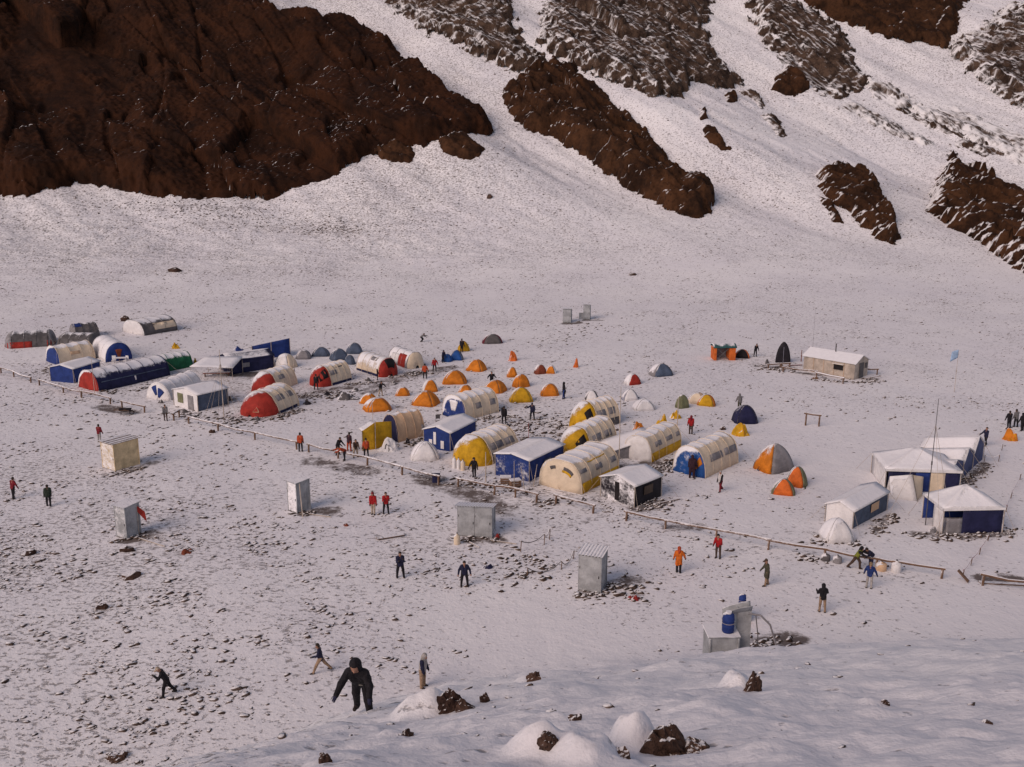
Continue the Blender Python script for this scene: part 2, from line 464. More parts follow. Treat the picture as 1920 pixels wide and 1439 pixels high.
def inside_sd(x, y, P):
    """signed distance to a polygon in plan, positive inside"""
    d = seg_dist(x, y, [tuple(p) for p in P] + [tuple(P[0])])
    ins = np.zeros(np.shape(x), bool)
    n = len(P)
    for i in range(n):
        (x1, y1), (x2, y2) = P[i], P[(i + 1) % n]
        c = ((y1 > y) != (y2 > y)) & (x < (x2 - x1) * (y - y1) / (y2 - y1 + 1e-12) + x1)
        ins ^= c
    return np.where(ins, d, -d)
def outcrop(name, label, poly, height, edge, mat, step=.45, seed=0, blocks=5.0, rough=1.0, cat='rock outcrop', group=None):
    P = np.array([hit(*p)[:2] for p in poly])
    x0, y0 = P.min(0) - 1.0; x1, y1 = P.max(0) + 1.0
    xs, yy = np.arange(x0, x1, step), np.arange(y0, y1, step * .8)
    X, Y = np.meshgrid(xs, yy)
    X = X + step * .35 * gnoise(X * 3, Y * 3, seed + 1); Y = Y + step * .35 * gnoise(X * 3 + 9, Y * 3, seed + 2)
    sd_ = inside_sd(X, Y, P) + ((1.9 if mat in (DUSTED, DUSTED2) else 1.0) * fbm(X / 3.5, Y / 3.5, 4, seed + 3, .65)) * min(1, edge / 2.5)
    keep = sd_ > -.5
    Z = terrain(X, Y)
    q, l = X * .78 + Y * .62, X * .62 - Y * .78
    if mat in (DUSTED, DUSTED2): edge = edge * 1.9
    prof = np.clip(sd_ / edge, -.3, 1); prof = np.where(prof > 0, 1 - (1 - prof) ** 2.2, prof * 1.5)
    wq = q + blocks * .22 * fbm(q / (blocks * 2), l / (blocks * 4), 2, seed + 8)
    fv3, fe3 = facets(q / (blocks * .11) + 7, l / (blocks * .28), seed + 29, .9)
    fv, fe = facets(wq / blocks, l / (blocks * 2.6), seed + 7, 1.5)
    fv2, fe2 = facets(wq / (blocks * .30) + 3, l / (blocks * .8), seed + 19, 1.5)
    body = height * (.62 + .40 * fbm(q / (blocks * 3), l / (blocks * 6), 2, seed + 4)) \
        + rough * (blocks * .30 * fv + blocks * .15 * fv2 + min(blocks, 6.0) * .03 * fv3 + blocks * .06 * ridged(wq / (blocks * 1.1), l / (blocks * 5), 3, seed + 5) + .16 * blocks * .3 * fbm(X / .9, Y / .9, 2, seed + 6))
    body = body - rough * blocks * .10 * (1 - sstep(0, .06, fe)) - rough * blocks * .04 * (1 - sstep(0, .10, fe2))
    h = prof * np.maximum(body, .25)
    # out along the slope's normal
    e = 1.5
    gx = (terrain(X + e, Y, False) - terrain(X - e, Y, False)) / (2 * e); gy = (terrain(X, Y + e, False) - terrain(X, Y - e, False)) / (2 * e)
    ln = np.sqrt(gx * gx + gy * gy + 1)
    V = np.stack([X - gx / ln * h * .75, Y - gy / ln * h * .75, Z + h / ln * .9], -1)
    km = keep[:-1, :-1] & keep[:-1, 1:] & keep[1:, 1:] & keep[1:, :-1]
    q4 = grid_loops(*X.shape, km)
    used = np.unique(q4); remap = np.zeros(X.size, np.int64); remap[used] = np.arange(len(used))
    o = quick_mesh(name, V.reshape(-1, 3)[used], remap[q4].ravel(), 4, mat)
    ed = np.clip(sd_ / (edge * 1.1), 0, 1).astype(np.float32).ravel()[used]
    o.data.attributes.new('edge', 'FLOAT', 'POINT').data.foreach_set('value', np.ascontiguousarray(ed))
    return tag(o, label, cat, group)

G_OUT = 'rocks on the far slope'
outcrop('cliff', 'huge dark brown cliff filling the upper left above the camp', [(-130, -140), (430, -140), (490, 0), (525, 30), (585, 55), (630, 45), (665, 45), (710, 75), (737, 85), (765, 125), (810, 155), (860, 190), (910, 220), (928, 245), (915, 257), (880, 252), (825, 268), (780, 274), (715, 283), (665, 307), (635, 327), (550, 357), (505, 377), (450, 371), (350, 373), (280, 366), (200, 355), (150, 347), (100, 357), (50, 370), (0, 369), (-130, 368)], 7.0, 5.0, BROWN, .38, 100, 15.0, .62, 'cliff')
outcrop('boulder', 'rounded snow-dusted boulder below the big cliff, nearer the camp', [(702, 285), (715, 272), (745, 266), (775, 276), (779, 296), (768, 308), (735, 306), (710, 298)], 2.2, 1.6, BROWN2, .3, 130, 3, .6, 'boulder', G_OUT)
outcrop('boulder', 'rounded boulder at the tip of the big brown cliff', [(822, 266), (845, 252), (880, 258), (905, 280), (900, 296), (870, 298), (835, 290)], 2.4, 1.6, BROWN2, .3, 140, 3, .6, 'boulder', G_OUT)
outcrop('rock_band', 'snow-streaked rock band left of the narrow snow gully at the top', [(715, -60), (715, -5), (760, 35), (820, 65), (880, 100), (948, 133), (996, 138), (1030, 116), (1000, 96), (964, 48), (956, 15), (975, -60)], 3.5, 3.0, DUSTED, .45, 160, 9, .5)
outcrop('rock_wall', 'broad snow-dusted rock wall at the top centre of the slope', [(1022, -60), (1014, 48), (1009, 85), (1038, 106), (1102, 136), (1128, 147), (1192, 168), (1229, 184), (1283, 181), (1293, 154), (1352, 168), (1394, 162), (1378, 143), (1341, 106), (1320, 48), (1341, 0), (1341, -60)], 4.5, 3.5, DUSTED, .42, 180, 11, .5)
outcrop('rock_rib', 'long snow-streaked rock rib curving down right of the wall', [(1399, -60), (1399, 0), (1410, 30), (1431, 80), (1468, 122), (1522, 160), (1543, 181), (1575, 186), (1612, 165), (1633, 159), (1607, 122), (1585, 69), (1538, 27), (1484, -5), (1470, -60)], 4.0, 3.0, DUSTED, .42, 200, 9, .5)
outcrop('scree_band', 'thin half-snowed rock band running down to the right edge', [(1633, 150), (1670, 156), (1729, 200), (1803, 205), (1856, 232), (1990, 268), (1990, 330), (1856, 280), (1771, 241), (1718, 216), (1670, 199), (1620, 170)], 1.6, 2.5, DUSTED2, .45, 220, 7, .5)
outcrop('rock_buttress', 'dark brown rock face at the top edge, right of the rib', [(1520, -60), (1500, -5), (1564, 37), (1607, 53), (1697, 80), (1729, 80), (1771, 94), (1790, 70), (1814, 0), (1814, -60)], 4.0, 3.0, BROWN2, .45, 240, 9, .8)
outcrop('rock_buttress', 'steep snow-streaked rock face in the upper right corner', [(1851, 45), (1883, 8), (1990, 10), (1990, 260), (1920, 214), (1899, 199), (1835, 151), (1775, 100), (1800, 70)], 4.0, 3.0, DUSTED, .45, 260, 10, .5)
outcrop('rock_outcrop', 'triangular brown outcrop under the long rock rib', [(1468, 128), (1506, 141), (1522, 170), (1484, 181), (1442, 170)], 3.0, 2.0, BROWN2, .35, 280, 4, .8, group=G_OUT)
outcrop('rock_outcrop', 'large brown spiky outcrop in the middle of the snow slope', [(1038, 112), (1075, 125), (1096, 154), (1123, 163), (1150, 197), (1187, 216), (1219, 258), (1261, 306), (1314, 333), (1341, 365), (1338, 393), (1314, 409), (1272, 402), (1219, 378), (1155, 341), (1123, 314), (1075, 283), (1033, 252), (996, 250), (953, 212), (942, 165), (990, 138)], 6.0, 4.0, BROWN2, .36, 300, 5.5, 1.15, group=G_OUT)
outcrop('rock_outcrop', 'small brown knob above a slim outcrop on the open slope', [(1314, 207), (1322, 205), (1328, 226), (1313, 228)], 1.3, 1.0, BROWN2, .3, 320, 3, .5, group=G_OUT)
outcrop('rock_outcrop', 'slim brown outcrop lying alone on the open slope', [(1318, 234), (1341, 242), (1367, 280), (1352, 284), (1320, 256)], 1.6, 1.3, BROWN2, .3, 330, 3, .7, group=G_OUT)
outcrop('rock_outcrop', 'tiny dark outcrop under the top rock wall', [(1357, 178), (1372, 173), (1384, 181), (1380, 192), (1365, 192)], 1.2, 1.0, BROWN2, .3, 340, 3, .5, group=G_OUT)
outcrop('rock_outcrop', 'dark slanting ledge beneath the snow-dusted rock wall', [(1388, 172), (1415, 169), (1437, 200), (1427, 204), (1410, 186)], 1.4, 1.0, DUSTED, .3, 350, 3, .7, group=G_OUT)
outcrop('rock_outcrop', 'broken ledge in the snow below the triangular outcrop', [(1424, 212), (1458, 222), (1476, 254), (1462, 256), (1445, 236)], 1.3, 1.2, DUSTED, .3, 360, 3, .8, group=G_OUT)
outcrop('rock_outcrop', 'dark jagged outcrop low on the slope, right of centre', [(1527, 326), (1552, 316), (1575, 313), (1601, 322), (1644, 361), (1676, 409), (1689, 441), (1678, 460), (1644, 447), (1596, 399), (1565, 385), (1543, 368)], 4.0, 2.6, BROWN2, .32, 380, 4.5, 1.0, group=G_OUT)
outcrop('rock_outcrop', 'small brown slab beside the jagged outcrop', [(1537, 368), (1556, 374), (1585, 420), (1562, 416)], 1.4, 1.2, BROWN2, .3, 390, 3, .7, group=G_OUT)
outcrop('cliff', 'dark brown cliff at the right edge above the valley floor', [(1782, 276), (1803, 306), (1851, 322), (1883, 359), (1920, 377), (2010, 400), (2010, 545), (1920, 510), (1883, 489), (1835, 452), (1771, 420), (1739, 398), (1745, 361), (1771, 319)], 5.0, 3.2, BROWN2, .38, 400, 6, 1.0, 'cliff')
outcrop('rock_outcrop', 'thin dark ledge above the cliff at the right edge', [(1776, 262), (1830, 264), (1890, 290), (1850, 293), (1800, 278)], 1.5, 1.3, DUSTED, .3, 420, 3, .7, group=G_OUT)
outcrop('rock_outcrop', 'serrated line of half-snowed ledges on the slope right of centre', [(1578, 192), (1612, 196), (1662, 226), (1712, 250), (1752, 266), (1742, 278), (1700, 262), (1645, 240), (1600, 214), (1570, 204)], .9, 1.4, DUSTED2, .32, 440, 2.2, .8, group=G_OUT)
outcrop('rock_outcrop', 'thin half-snowed ledge slanting beneath the upper right scree band', [(1690, 196), (1740, 222), (1800, 246), (1860, 262), (1852, 270), (1790, 256), (1730, 234), (1684, 206)], .9, 1.2, DUSTED, .32, 450, 2.4, .8, group=G_OUT)

# ------------------------------------------------------------------ builders
C = dict(red=(.33, .028, .018), redd=(.25, .02, .016), orange=(.56, .17, .012), orange2=(.58, .125, .02), yellow=(.54, .29, .010), blue=(.014, .036, .165), royal=(.012, .075, .27),
         navy=(.014, .015, .055), slate=(.075, .10, .15), steel=(.05, .065, .15), grey=(.23, .215, .22), dgrey=(.10, .09, .09), cream=(.66, .535, .395), tan=(.60, .40, .25), white=(.72, .69, .68), black=(.016, .013, .018),
         green=(.008, .10, .045), olive=(.17, .17, .09), metal=(.33, .335, .34), wood=(.16, .09, .055), woodw=(.42, .35, .29), maroon=(.12, .012, .025), dark=(.012, .009, .010), rust=(.20, .045, .02),
         lilac=(.30, .30, .36), ply=(.66, .50, .29), grout=(.08, .055, .04), stone=(.12, .085, .065), teal=(.03, .10, .10), sky=(.30, .42, .58))
def M(c, snow=.80, amp=.9, **k):
    if snow < 2: snow = round(snow - .18, 3)
    if c in ('cream', 'white', 'tan'): k.setdefault('var', .10)
    return cloth(c if isinstance(c, str) else 'cloth', C[c] if isinstance(c, str) else c, snow, amp=amp, **k)
def Mw(c, amp=.9): return M(c, .60, amp)       # heavily snowed
def Mn(c): return M(c, 3)                       # bare
SNOWM = cloth('fresh_snow', (.80, .775, .785), 3, var=.05, rough=.9, crease=.6)

def V2(a, b): return np.array(b, float) - np.array(a, float)
def surf(name, fn, u0, u1, v0, v1, nu, nv, mat, parent, off=0.0, thick=.03, smooth=True):
    """a sheet on the surface fn(u, v), raised by off, with a thickness"""
    U, Vv = np.meshgrid(np.linspace(u0, u1, nu), np.linspace(v0, v1, nv), indexing='ij')
    P = fn(U, Vv)
    e = 1e-3
    N = np.cross(fn(U + e, Vv) - fn(U - e, Vv), fn(U, Vv + e) - fn(U, Vv - e))
    N = N / (np.linalg.norm(N, axis=-1, keepdims=True) + 1e-9)
    A = (P + N * off).reshape(-1, 3); B = (P + N * (off - thick)).reshape(-1, 3)
    n = nu * nv
    top = grid_loops(nu, nv)
    rim = []
    idx = np.arange(n).reshape(nu, nv)
    bd = list(idx[0, :]) + list(idx[1:, -1]) + list(idx[-1, -2::-1]) + list(idx[-2:0:-1, 0])
    for a, b in zip(bd, bd[1:] + bd[:1]): rim.append((a, a + n, b + n, b))
    f = [tuple(q) for q in top] + [tuple(q[::-1] + n) for q in top] + rim
    return mesh_obj(name, np.concatenate([A, B]), f, mat, parent, smooth)
def tube(name, pts, r, mat, parent=None, n=6, r1=None):
    pts = [np.array(p, float) for p in pts]
    vs_, fs = [], []
    for i, p in enumerate(pts):
        d = pts[min(i + 1, len(pts) - 1)] - pts[max(i - 1, 0)]
        d = d / (np.linalg.norm(d) + 1e-9)
        a = np.cross(d, (0, 0, 1) if abs(d[2]) < .9 else (1, 0, 0)); a /= np.linalg.norm(a); b = np.cross(d, a)
        rr = r if r1 is None else r + (r1 - r) * i / (len(pts) - 1)
        for k in range(n):
            t = 2 * math.pi * k / n
            vs_.append(p + rr * (math.cos(t) * a + math.sin(t) * b))
    for i in range(len(pts) - 1):
        for k in range(n):
            fs.append((i * n + k, i * n + (k + 1) % n, (i + 1) * n + (k + 1) % n, (i + 1) * n + k))
    fs.append(tuple(range(n))[::-1]); fs.append(tuple((len(pts) - 1) * n + k for k in range(n)))
    return mesh_obj(name, vs_, fs, mat, parent)
def box(name, x0, x1, y0, y1, z0, z1, mat, parent=None, bev=.012):
    b = min(bev, (x1 - x0) * .3, (y1 - y0) * .3, (z1 - z0) * .3)
    vs_, fs = [], []
    for x, y, z, sx, sy, sz in [(x, y, z, sx, sy, sz) for x, sx in ((x0, 1), (x1, -1)) for y, sy in ((y0, 1), (y1, -1)) for z, sz in ((z0, 1), (z1, -1))]:
        vs_ += [(x, y + sy * b, z + sz * b), (x + sx * b, y, z + sz * b), (x + sx * b, y + sy * b, z)]
    i = lambda cx, cy, cz, k: ((cx * 4 + cy * 2 + cz) * 3 + k)
    fs += [(i(0, 0, 0, 0), i(0, 0, 1, 0), i(0, 1, 1, 0), i(0, 1, 0, 0)), (i(1, 0, 0, 0), i(1, 1, 0, 0), i(1, 1, 1, 0), i(1, 0, 1, 0)),
           (i(0, 0, 0, 1), i(1, 0, 0, 1), i(1, 0, 1, 1), i(0, 0, 1, 1)), (i(0, 1, 0, 1), i(0, 1, 1, 1), i(1, 1, 1, 1), i(1, 1, 0, 1)),
           (i(0, 0, 0, 2), i(0, 1, 0, 2), i(1, 1, 0, 2), i(1, 0, 0, 2)), (i(0, 0, 1, 2), i(1, 0, 1, 2), i(1, 1, 1, 2), i(0, 1, 1, 2))]
    for a in (0, 1):
        for c in (0, 1):
            fs += [(i(a, c, 0, 0), i(a, c, 1, 0), i(a, c, 1, 1), i(a, c, 0, 1)), (i(a, 0, c, 0), i(a, 1, c, 0), i(a, 1, c, 2), i(a, 0, c, 2)), (i(0, a, c, 1), i(1, a, c, 1), i(1, a, c, 2), i(0, a, c, 2))]
            for d in (0, 1): pass
    for a in (0, 1):
        for c in (0, 1):
            for d in (0, 1): fs.append((i(a, c, d, 0), i(a, c, d, 1), i(a, c, d, 2)))
    return mesh_obj(name, vs_, fs, mat, parent)
def panel(name, pts, mat, parent, thick=.03, sag=0.0, n=6, rng=None):
    """a cloth or sheet panel between four corners (a, b, c, d in order), with thickness and optional sag"""
    a, b, c, d = [np.array(p, float) for p in pts]
    nn = np.cross(b - a, d - a); nn = nn / (np.linalg.norm(nn) + 1e-9)
    def fn(u, v):
        u = u[..., None]; v = v[..., None]
        P = a * (1 - u) * (1 - v) + b * u * (1 - v) + c * u * v + d * (1 - u) * v
        return P - nn * (sag * 16 * u * (1 - u) * v * (1 - v))
    return surf(name, fn, 0, 1, 0, 1, n if sag else 2, n if sag else 2, mat, parent, 0, thick, bool(sag))
def frame3(fl, fr, br, dmin=3.0):
    """footprint from three photographed ground corners: front-left, front-right, back on the right-hand side"""
    a, b, c = hit(*fl, dmin), hit(*fr, dmin), hit(*br, dmin)
    ax = c[:2] - b[:2]; L = float(np.hypot(*ax)); ax = ax / L
    wv = a[:2] - b[:2]
    left = np.array([-ax[1], ax[0]])
    w = abs(float(wv @ left))
    s = 1.0 if wv @ left > 0 else -1.0
    mid = b[:2] + left * s * w / 2
    w = max(w, 1.2)
    z = min(gz(*mid), gz(*(mid + ax * L)), gz(*b[:2])) - .03
    return (mid[0], mid[1], z), math.atan2(ax[1], ax[0]), L, w

def arch(w, h, p=2.3):
    """tent arch: v runs from 0 on the right foot over the ridge to pi on the left foot"""
    def f(v, k=1.0):
        v = np.clip(v, -.12, math.pi + .12)
        c, s = np.cos(v), np.sin(v)
        y = -np.sign(c) * np.abs(c) ** (2 / p) * w / 2 * k
        z = np.sign(s) * np.abs(s) ** (2 / p) * h * k
        return y, z
    return f
def tunnel(label, fl, fr, br, h, body, capA=None, capB=None, ca=1.0, cb=1.0, p=2.3, ribs=4, extra=(), snowy=.80, group='big tunnel tents', guys=True, name='tunnel_tent'):
    """vaulted tent. capA / capB: colour of a domed end; ('flat', colour) for an upright end wall. extra: patches (part, u0, u1, v0, v1, colour[, snow])"""
    loc, rz, L, w = frame3(fl, fr, br)
    h = h * .83
    xa = .38 * ca if isinstance(capA, str) else 0; xb = .2 * cb if isinstance(capB, str) else 0
    loc = (loc[0] - math.cos(rz) * xa, loc[1] - math.sin(rz) * xa, loc[2]); L += xa + xb
    t = tag(empty(name, loc, rz), label, 'tent', group)
    snowy = snowy - .26
    A = arch(w, h, p)
    flatA, flatB = isinstance(capA, tuple), isinstance(capB, tuple)
    la = 0 if flatA or capA is None else ca; lb = 0 if flatB or capB is None else cb
    tot = L
    def S(u, v):
        x = u * tot
        k = np.ones_like(x)
        if la: k = np.where(x < la, np.sqrt(np.clip(1 - (1 - x / la) ** 2, .0004, 1)), k)
        if lb: k = np.where(x > tot - lb, np.sqrt(np.clip(1 - ((x - tot + lb) / lb) ** 2, .0004, 1)), k)
        mid_ = np.clip((x - la) / (tot - la - lb + 1e-6), 0, 1)
        k = k * (1 - .038 * np.sin(mid_ * math.pi * ribs) ** 2 * np.clip(np.sin(v), 0, 1)) * (1 + .028 * gnoise(x * 1.1 + fl[0], v * 2.2 + fl[1], 81) + .012 * gnoise(x * 3.3 + fl[0], v * 5, 82))
        y, z = A(v, k)
        return np.stack([x, y, z - .06 * (1 - np.clip(np.sin(v), 0, 1))], -1)
    ua, ub = la / tot, 1 - lb / tot
    pi = math.pi
    surf('canopy', S, ua, ub, 0, pi, 6 * ribs + 1, 19, M(body, snowy), t)
    for cap, flat, u0, u1, nm in ((capA, flatA, 0.002, ua, 'front_end'), (capB, flatB, ub, .998, 'rear_end')):
        if cap is None: continue
        if flat:
            x = 0.0 if nm == 'front_end' else tot
            sg = -1 if nm == 'front_end' else 1
            def E(r, v, x=x, sg=sg):
                y, z = A(v, 1.0)
                return np.stack([x + sg * (.10 * (1 - r * r)) + 0 * y, y * r, np.where(z > 0, z * r, z)], -1)
            surf(nm, E, .02, .995, 0, pi, 6, 17, M(cap[1], cap[2] if len(cap) > 2 else snowy + .2), t, 0, .03)
            for ex in extra:
                if ex[0] == nm:
                    surf(ex[5], E, ex[1], ex[2], ex[3], ex[4], 5, 7, M(ex[6], ex[7] if len(ex) > 7 else 3), t, .035, .07)
        else:
            surf(nm, S, u0, u1, 0, pi, 9, 19, M(cap, snowy + .20), t)
    for k in range(ribs + 1):
        u = ua + (ub - ua) * k / ribs
        vv = np.linspace(0.02, pi - .02, 15)
        P = S(np.full(15, min(max(u, .004), .996)), vv)
        P[:, 1] *= 1.008; P[:, 2] = P[:, 2] * 1.008 + .004
        tube('rib', P, .03, M(body, .72), t, 5)
    for ex in extra:
        if ex[0] in ('front_end', 'rear_end'): continue
        nm, u0, u1, v0, v1, c = ex[:6]
        if nm == 'window' and v1 < 1.5: v0, v1 = v0 * .62, v1 * .66
        surf(nm, S, u0, u1, v0, v1, max(3, int((u1 - u0) * 18)), max(3, int((v1 - v0) * 7)), M(c, ex[6] if len(ex) > 6 else 3), t, .03, .05)
    if guys:
        for sx, u in ((-1, ua), (1, ub)):
            q = S(np.array([u]), np.array([.9]))[0]
            tube('guy_line', [q, (q[0] + sx * .9, -w / 2 - 1.1, .02)], .010, Mn('woodw'), t, 4)
    return t
def flat_end_patch(t, *a): pass

def gable(label, fl, fr, br, eave, ridge, wall, roof='white', front=None, over=.14, extra=(), wsnow=.85, fsnow=None, rsnow=.45, group='square frame tents', poles=True, name='frame_tent', cat='tent', dmin=3.0, sag=.05, guys=True):
    loc, rz, L, w = frame3(fl, fr, br, dmin)
    eave, ridge = eave * .87, ridge * .87
    t = tag(empty(name, loc, rz), label, cat, group)
    hw = w / 2
    mw = M(wall, wsnow); mf = M(front or wall, wsnow - .02 if fsnow is None else fsnow, .9 if fsnow is None else 1.5, **({} if fsnow is None else dict(nscale=.75, soft=.16)))
    panel('side_wall', [(0, -hw, -.1), (L, -hw, -.1), (L, -hw, eave), (0, -hw, eave)], mw, t, .03, .05)
    panel('side_wall', [(L, hw, -.1), (0, hw, -.1), (0, hw, eave), (L, hw, eave)], mw, t, .03, .05)
    for x, mm, nm in ((0.0, mf, 'front_wall'), (L, mw, 'rear_wall')):
        s = 1 if x == 0 else -1
        th = .02
        pts = [(x, -hw, -.1), (x, hw, -.1), (x, hw, eave), (x, 0, ridge), (x, -hw, eave)]
        v = pts + [(px_ + s * th, py_, pz_) for px_, py_, pz_ in pts]
        f = [tuple(range(5))[::s], tuple(range(5, 10))[::-s]] + [(i, (i + 1) % 5, 5 + (i + 1) % 5, 5 + i) for i in range(5)]
        mesh_obj(nm, v, f, mm, t)
    rm = M(roof, rsnow, .5)
    de = over * (ridge - eave) / hw
    panel('roof_panel', [(-over, -hw - over, eave - de + .03), (L + over, -hw - over, eave - de + .03), (L + over, 0, ridge + .04), (-over, 0, ridge + .04)], rm, t, .06, sag, 8)
    panel('roof_panel', [(-over, 0, ridge + .04), (L + over, 0, ridge + .04), (L + over, hw + over, eave - de + .03), (-over, hw + over, eave - de + .03)], rm, t, .06, sag, 8)
    if poles:
        for x in (-.03, L + .03):
            for y in (-hw - .03, hw + .03): tube('pole', [(x, y, -.1), (x, y, eave)], .028, Mw('woodw'), t)
    for ex in extra:
        kind = ex[0]
        if kind == 'side':       # (side, part, x0, x1, z0, z1, colour, snow) on the right-hand wall
            _, nm, x0, x1, z0, z1, c = ex[:7]
            box(nm, x0 * L, x1 * L, -hw - .07, -hw - .035, z0, z1, M(c, ex[7] if len(ex) > 7 else 3), t)
        if kind == 'front':
            _, nm, y0, y1, z0, z1, c = ex[:7]
            box(nm, -.06, -.012, y0 * hw, y1 * hw, z0, z1, M(c, ex[7] if len(ex) > 7 else 3), t)
    if guys:
        for x, sx in ((0, -1), (L, 1)):
            for y, sy in ((-hw, -1), (hw, 1)): tube('guy_line', [(x, y, eave), (x + sx * .8, y + sy * 1.0, .02)], .010, Mn('woodw'), t, 4)
    return t

RNG = random.Random(7)
def dome(label, px, py, wpx, hpx, col, col2=None, snow=.80, amp=.9, rz=None, ln=1.25, door=None, group='small dome tents', name='dome_tent', p=2.0, dmin=3.0):
    """small crossed-pole tent. px, py: middle of its near edge in the photograph"""
    g = hit(px, py, dmin)
    k = mpp(g)
    if ln == 1.25: ln = RNG.uniform(1.05, 1.6)
    p = p + RNG.uniform(-.2, .7)
    if door is None or door == col:
        C[col + '_shade'] = tuple(c_ * .55 for c_ in C[col]); door = (col + '_shade', -math.pi / 2 + RNG.uniform(-.8, .8))
    w, h = wpx * k, hpx * k * 1.02
    rz = RNG.uniform(-.5, .5) if rz is None else rz
    wl_ = w / math.sqrt((ln * math.cos(rz)) ** 2 + math.sin(rz) ** 2)
    a, b = wl_ * ln / 2, wl_ / 2
    cy = g[1] + b * .8
    cz = gz(g[0], cy) - .03
    t = tag(empty(name, (g[0], cy, cz), rz), label, 'tent', group)
    def S(r, th):
        rr = 1 - .055 * np.cos(4 * th) * r
        sq = 1 / (np.abs(np.cos(th)) ** 3 + np.abs(np.sin(th)) ** 3) ** (1 / 3)
        x, y = a * r * sq * rr, b * r * sq * rr
        z = h * (1 - np.abs(r) ** (p + .1)) ** .70 - .05 * r
        return np.stack([x * np.cos(th), y * np.sin(th), np.nan_to_num(z)], -1)
    S2 = lambda u, v: S(np.clip(u, 0, 1), v)
    for i in range(4):
        c = col if (i % 2 == 0 or not col2) else col2
        surf('fly_panel', lambda u, v: S(np.clip(1 - u, 0, .9999), v), 0.001, .999, i * math.pi / 2 + math.pi / 4, (i + 1) * math.pi / 2 + math.pi / 4, 9, 9, M(c, snow, amp), t)
    for i in range(2):
        th = math.pi / 4 + i * math.pi / 2
        rr = np.linspace(-.98, .98, 17)
        P = [S(np.abs(np.array([r])), np.array([th if r > 0 else th + math.pi]))[0] + (0, 0, .02) for r in rr]
        tube('pole', P, .028, M('dgrey', snow), t, 5)
    if door:
        th = -math.pi / 2 if not isinstance(door, tuple) else door[1]
        dc = door if not isinstance(door, tuple) else door[0]
        surf('door', lambda u, v: S(np.clip(1 - u, 0, .9999), v), .0, .55, th - .42, th + .42, 5, 6, M(dc, snow + .3), t, .03, .04)
    vp = S(np.array([.35]), np.array([-math.pi / 2 + .5]))[0]
    surf('vent', lambda u, v: S(np.clip(1 - u, 0, .9999), v), .62, .74, -math.pi / 2 + .35, -math.pi / 2 + .7, 3, 3, Mn('dark'), t, .025, .03)
    return t

def flop(label, px, py, wpx, hpx, col, seed, snow=.75, col2=None, amp=1.0, group='collapsed small tents', name='collapsed_tent', cat='tent', dpx=None, dmin=3.0):
    """a tent or tarpaulin pressed down by the snow: an irregular crumpled hump"""
    g = hit(px, py, dmin); k = mpp(g)
    a, h = wpx * k / 2, hpx * k
    b = a * .7 if dpx is None else dpx * k
    cy = g[1] + b * .8
    t = tag(empty(name, (g[0], cy, gz(g[0], cy) - .03), 0), label, cat, group)
    def S(r, th):
        ct, st = np.cos(th), np.sin(th)
        q = .80 + .24 * gnoise(ct * 1.7 + seed, st * 1.7, 70 + seed) + .10 * gnoise(ct * 4 + seed, st * 4, 71)
        x, y = a * r * ct * q, b * r * st * q
        z = h * (1 - r ** 1.7) * (.75 + .9 * gnoise(x / a * 1.6 + seed, y / b * 1.6, 72 + seed)) + .16 * h * gnoise(x * 4, y * 4 + seed, 73)
        return np.stack([x, y, np.maximum(z, -.03) * (1 - r ** 8) - .04 * r], -1)
    f = lambda u, v: S(np.clip(1 - u, 0, .9999), v)
    surf('fly', f, .001, .999, 0, 2 * math.pi, 10, 28, M(col, snow, amp), t, 0, .02, False)
    tube('pole', [(-a * .5, 0, .02), (-a * .2, -b * .2, h * .95), (a * .15, -b * .3, h * .8), (a * .5, -b * .5, .02)], .015, M(col, snow), t, 5)
    if col2: surf('flap', f, .15, .6, -2.2, -1.1, 4, 6, M(col2, snow + .3), t, .03, .04, False)
    return t

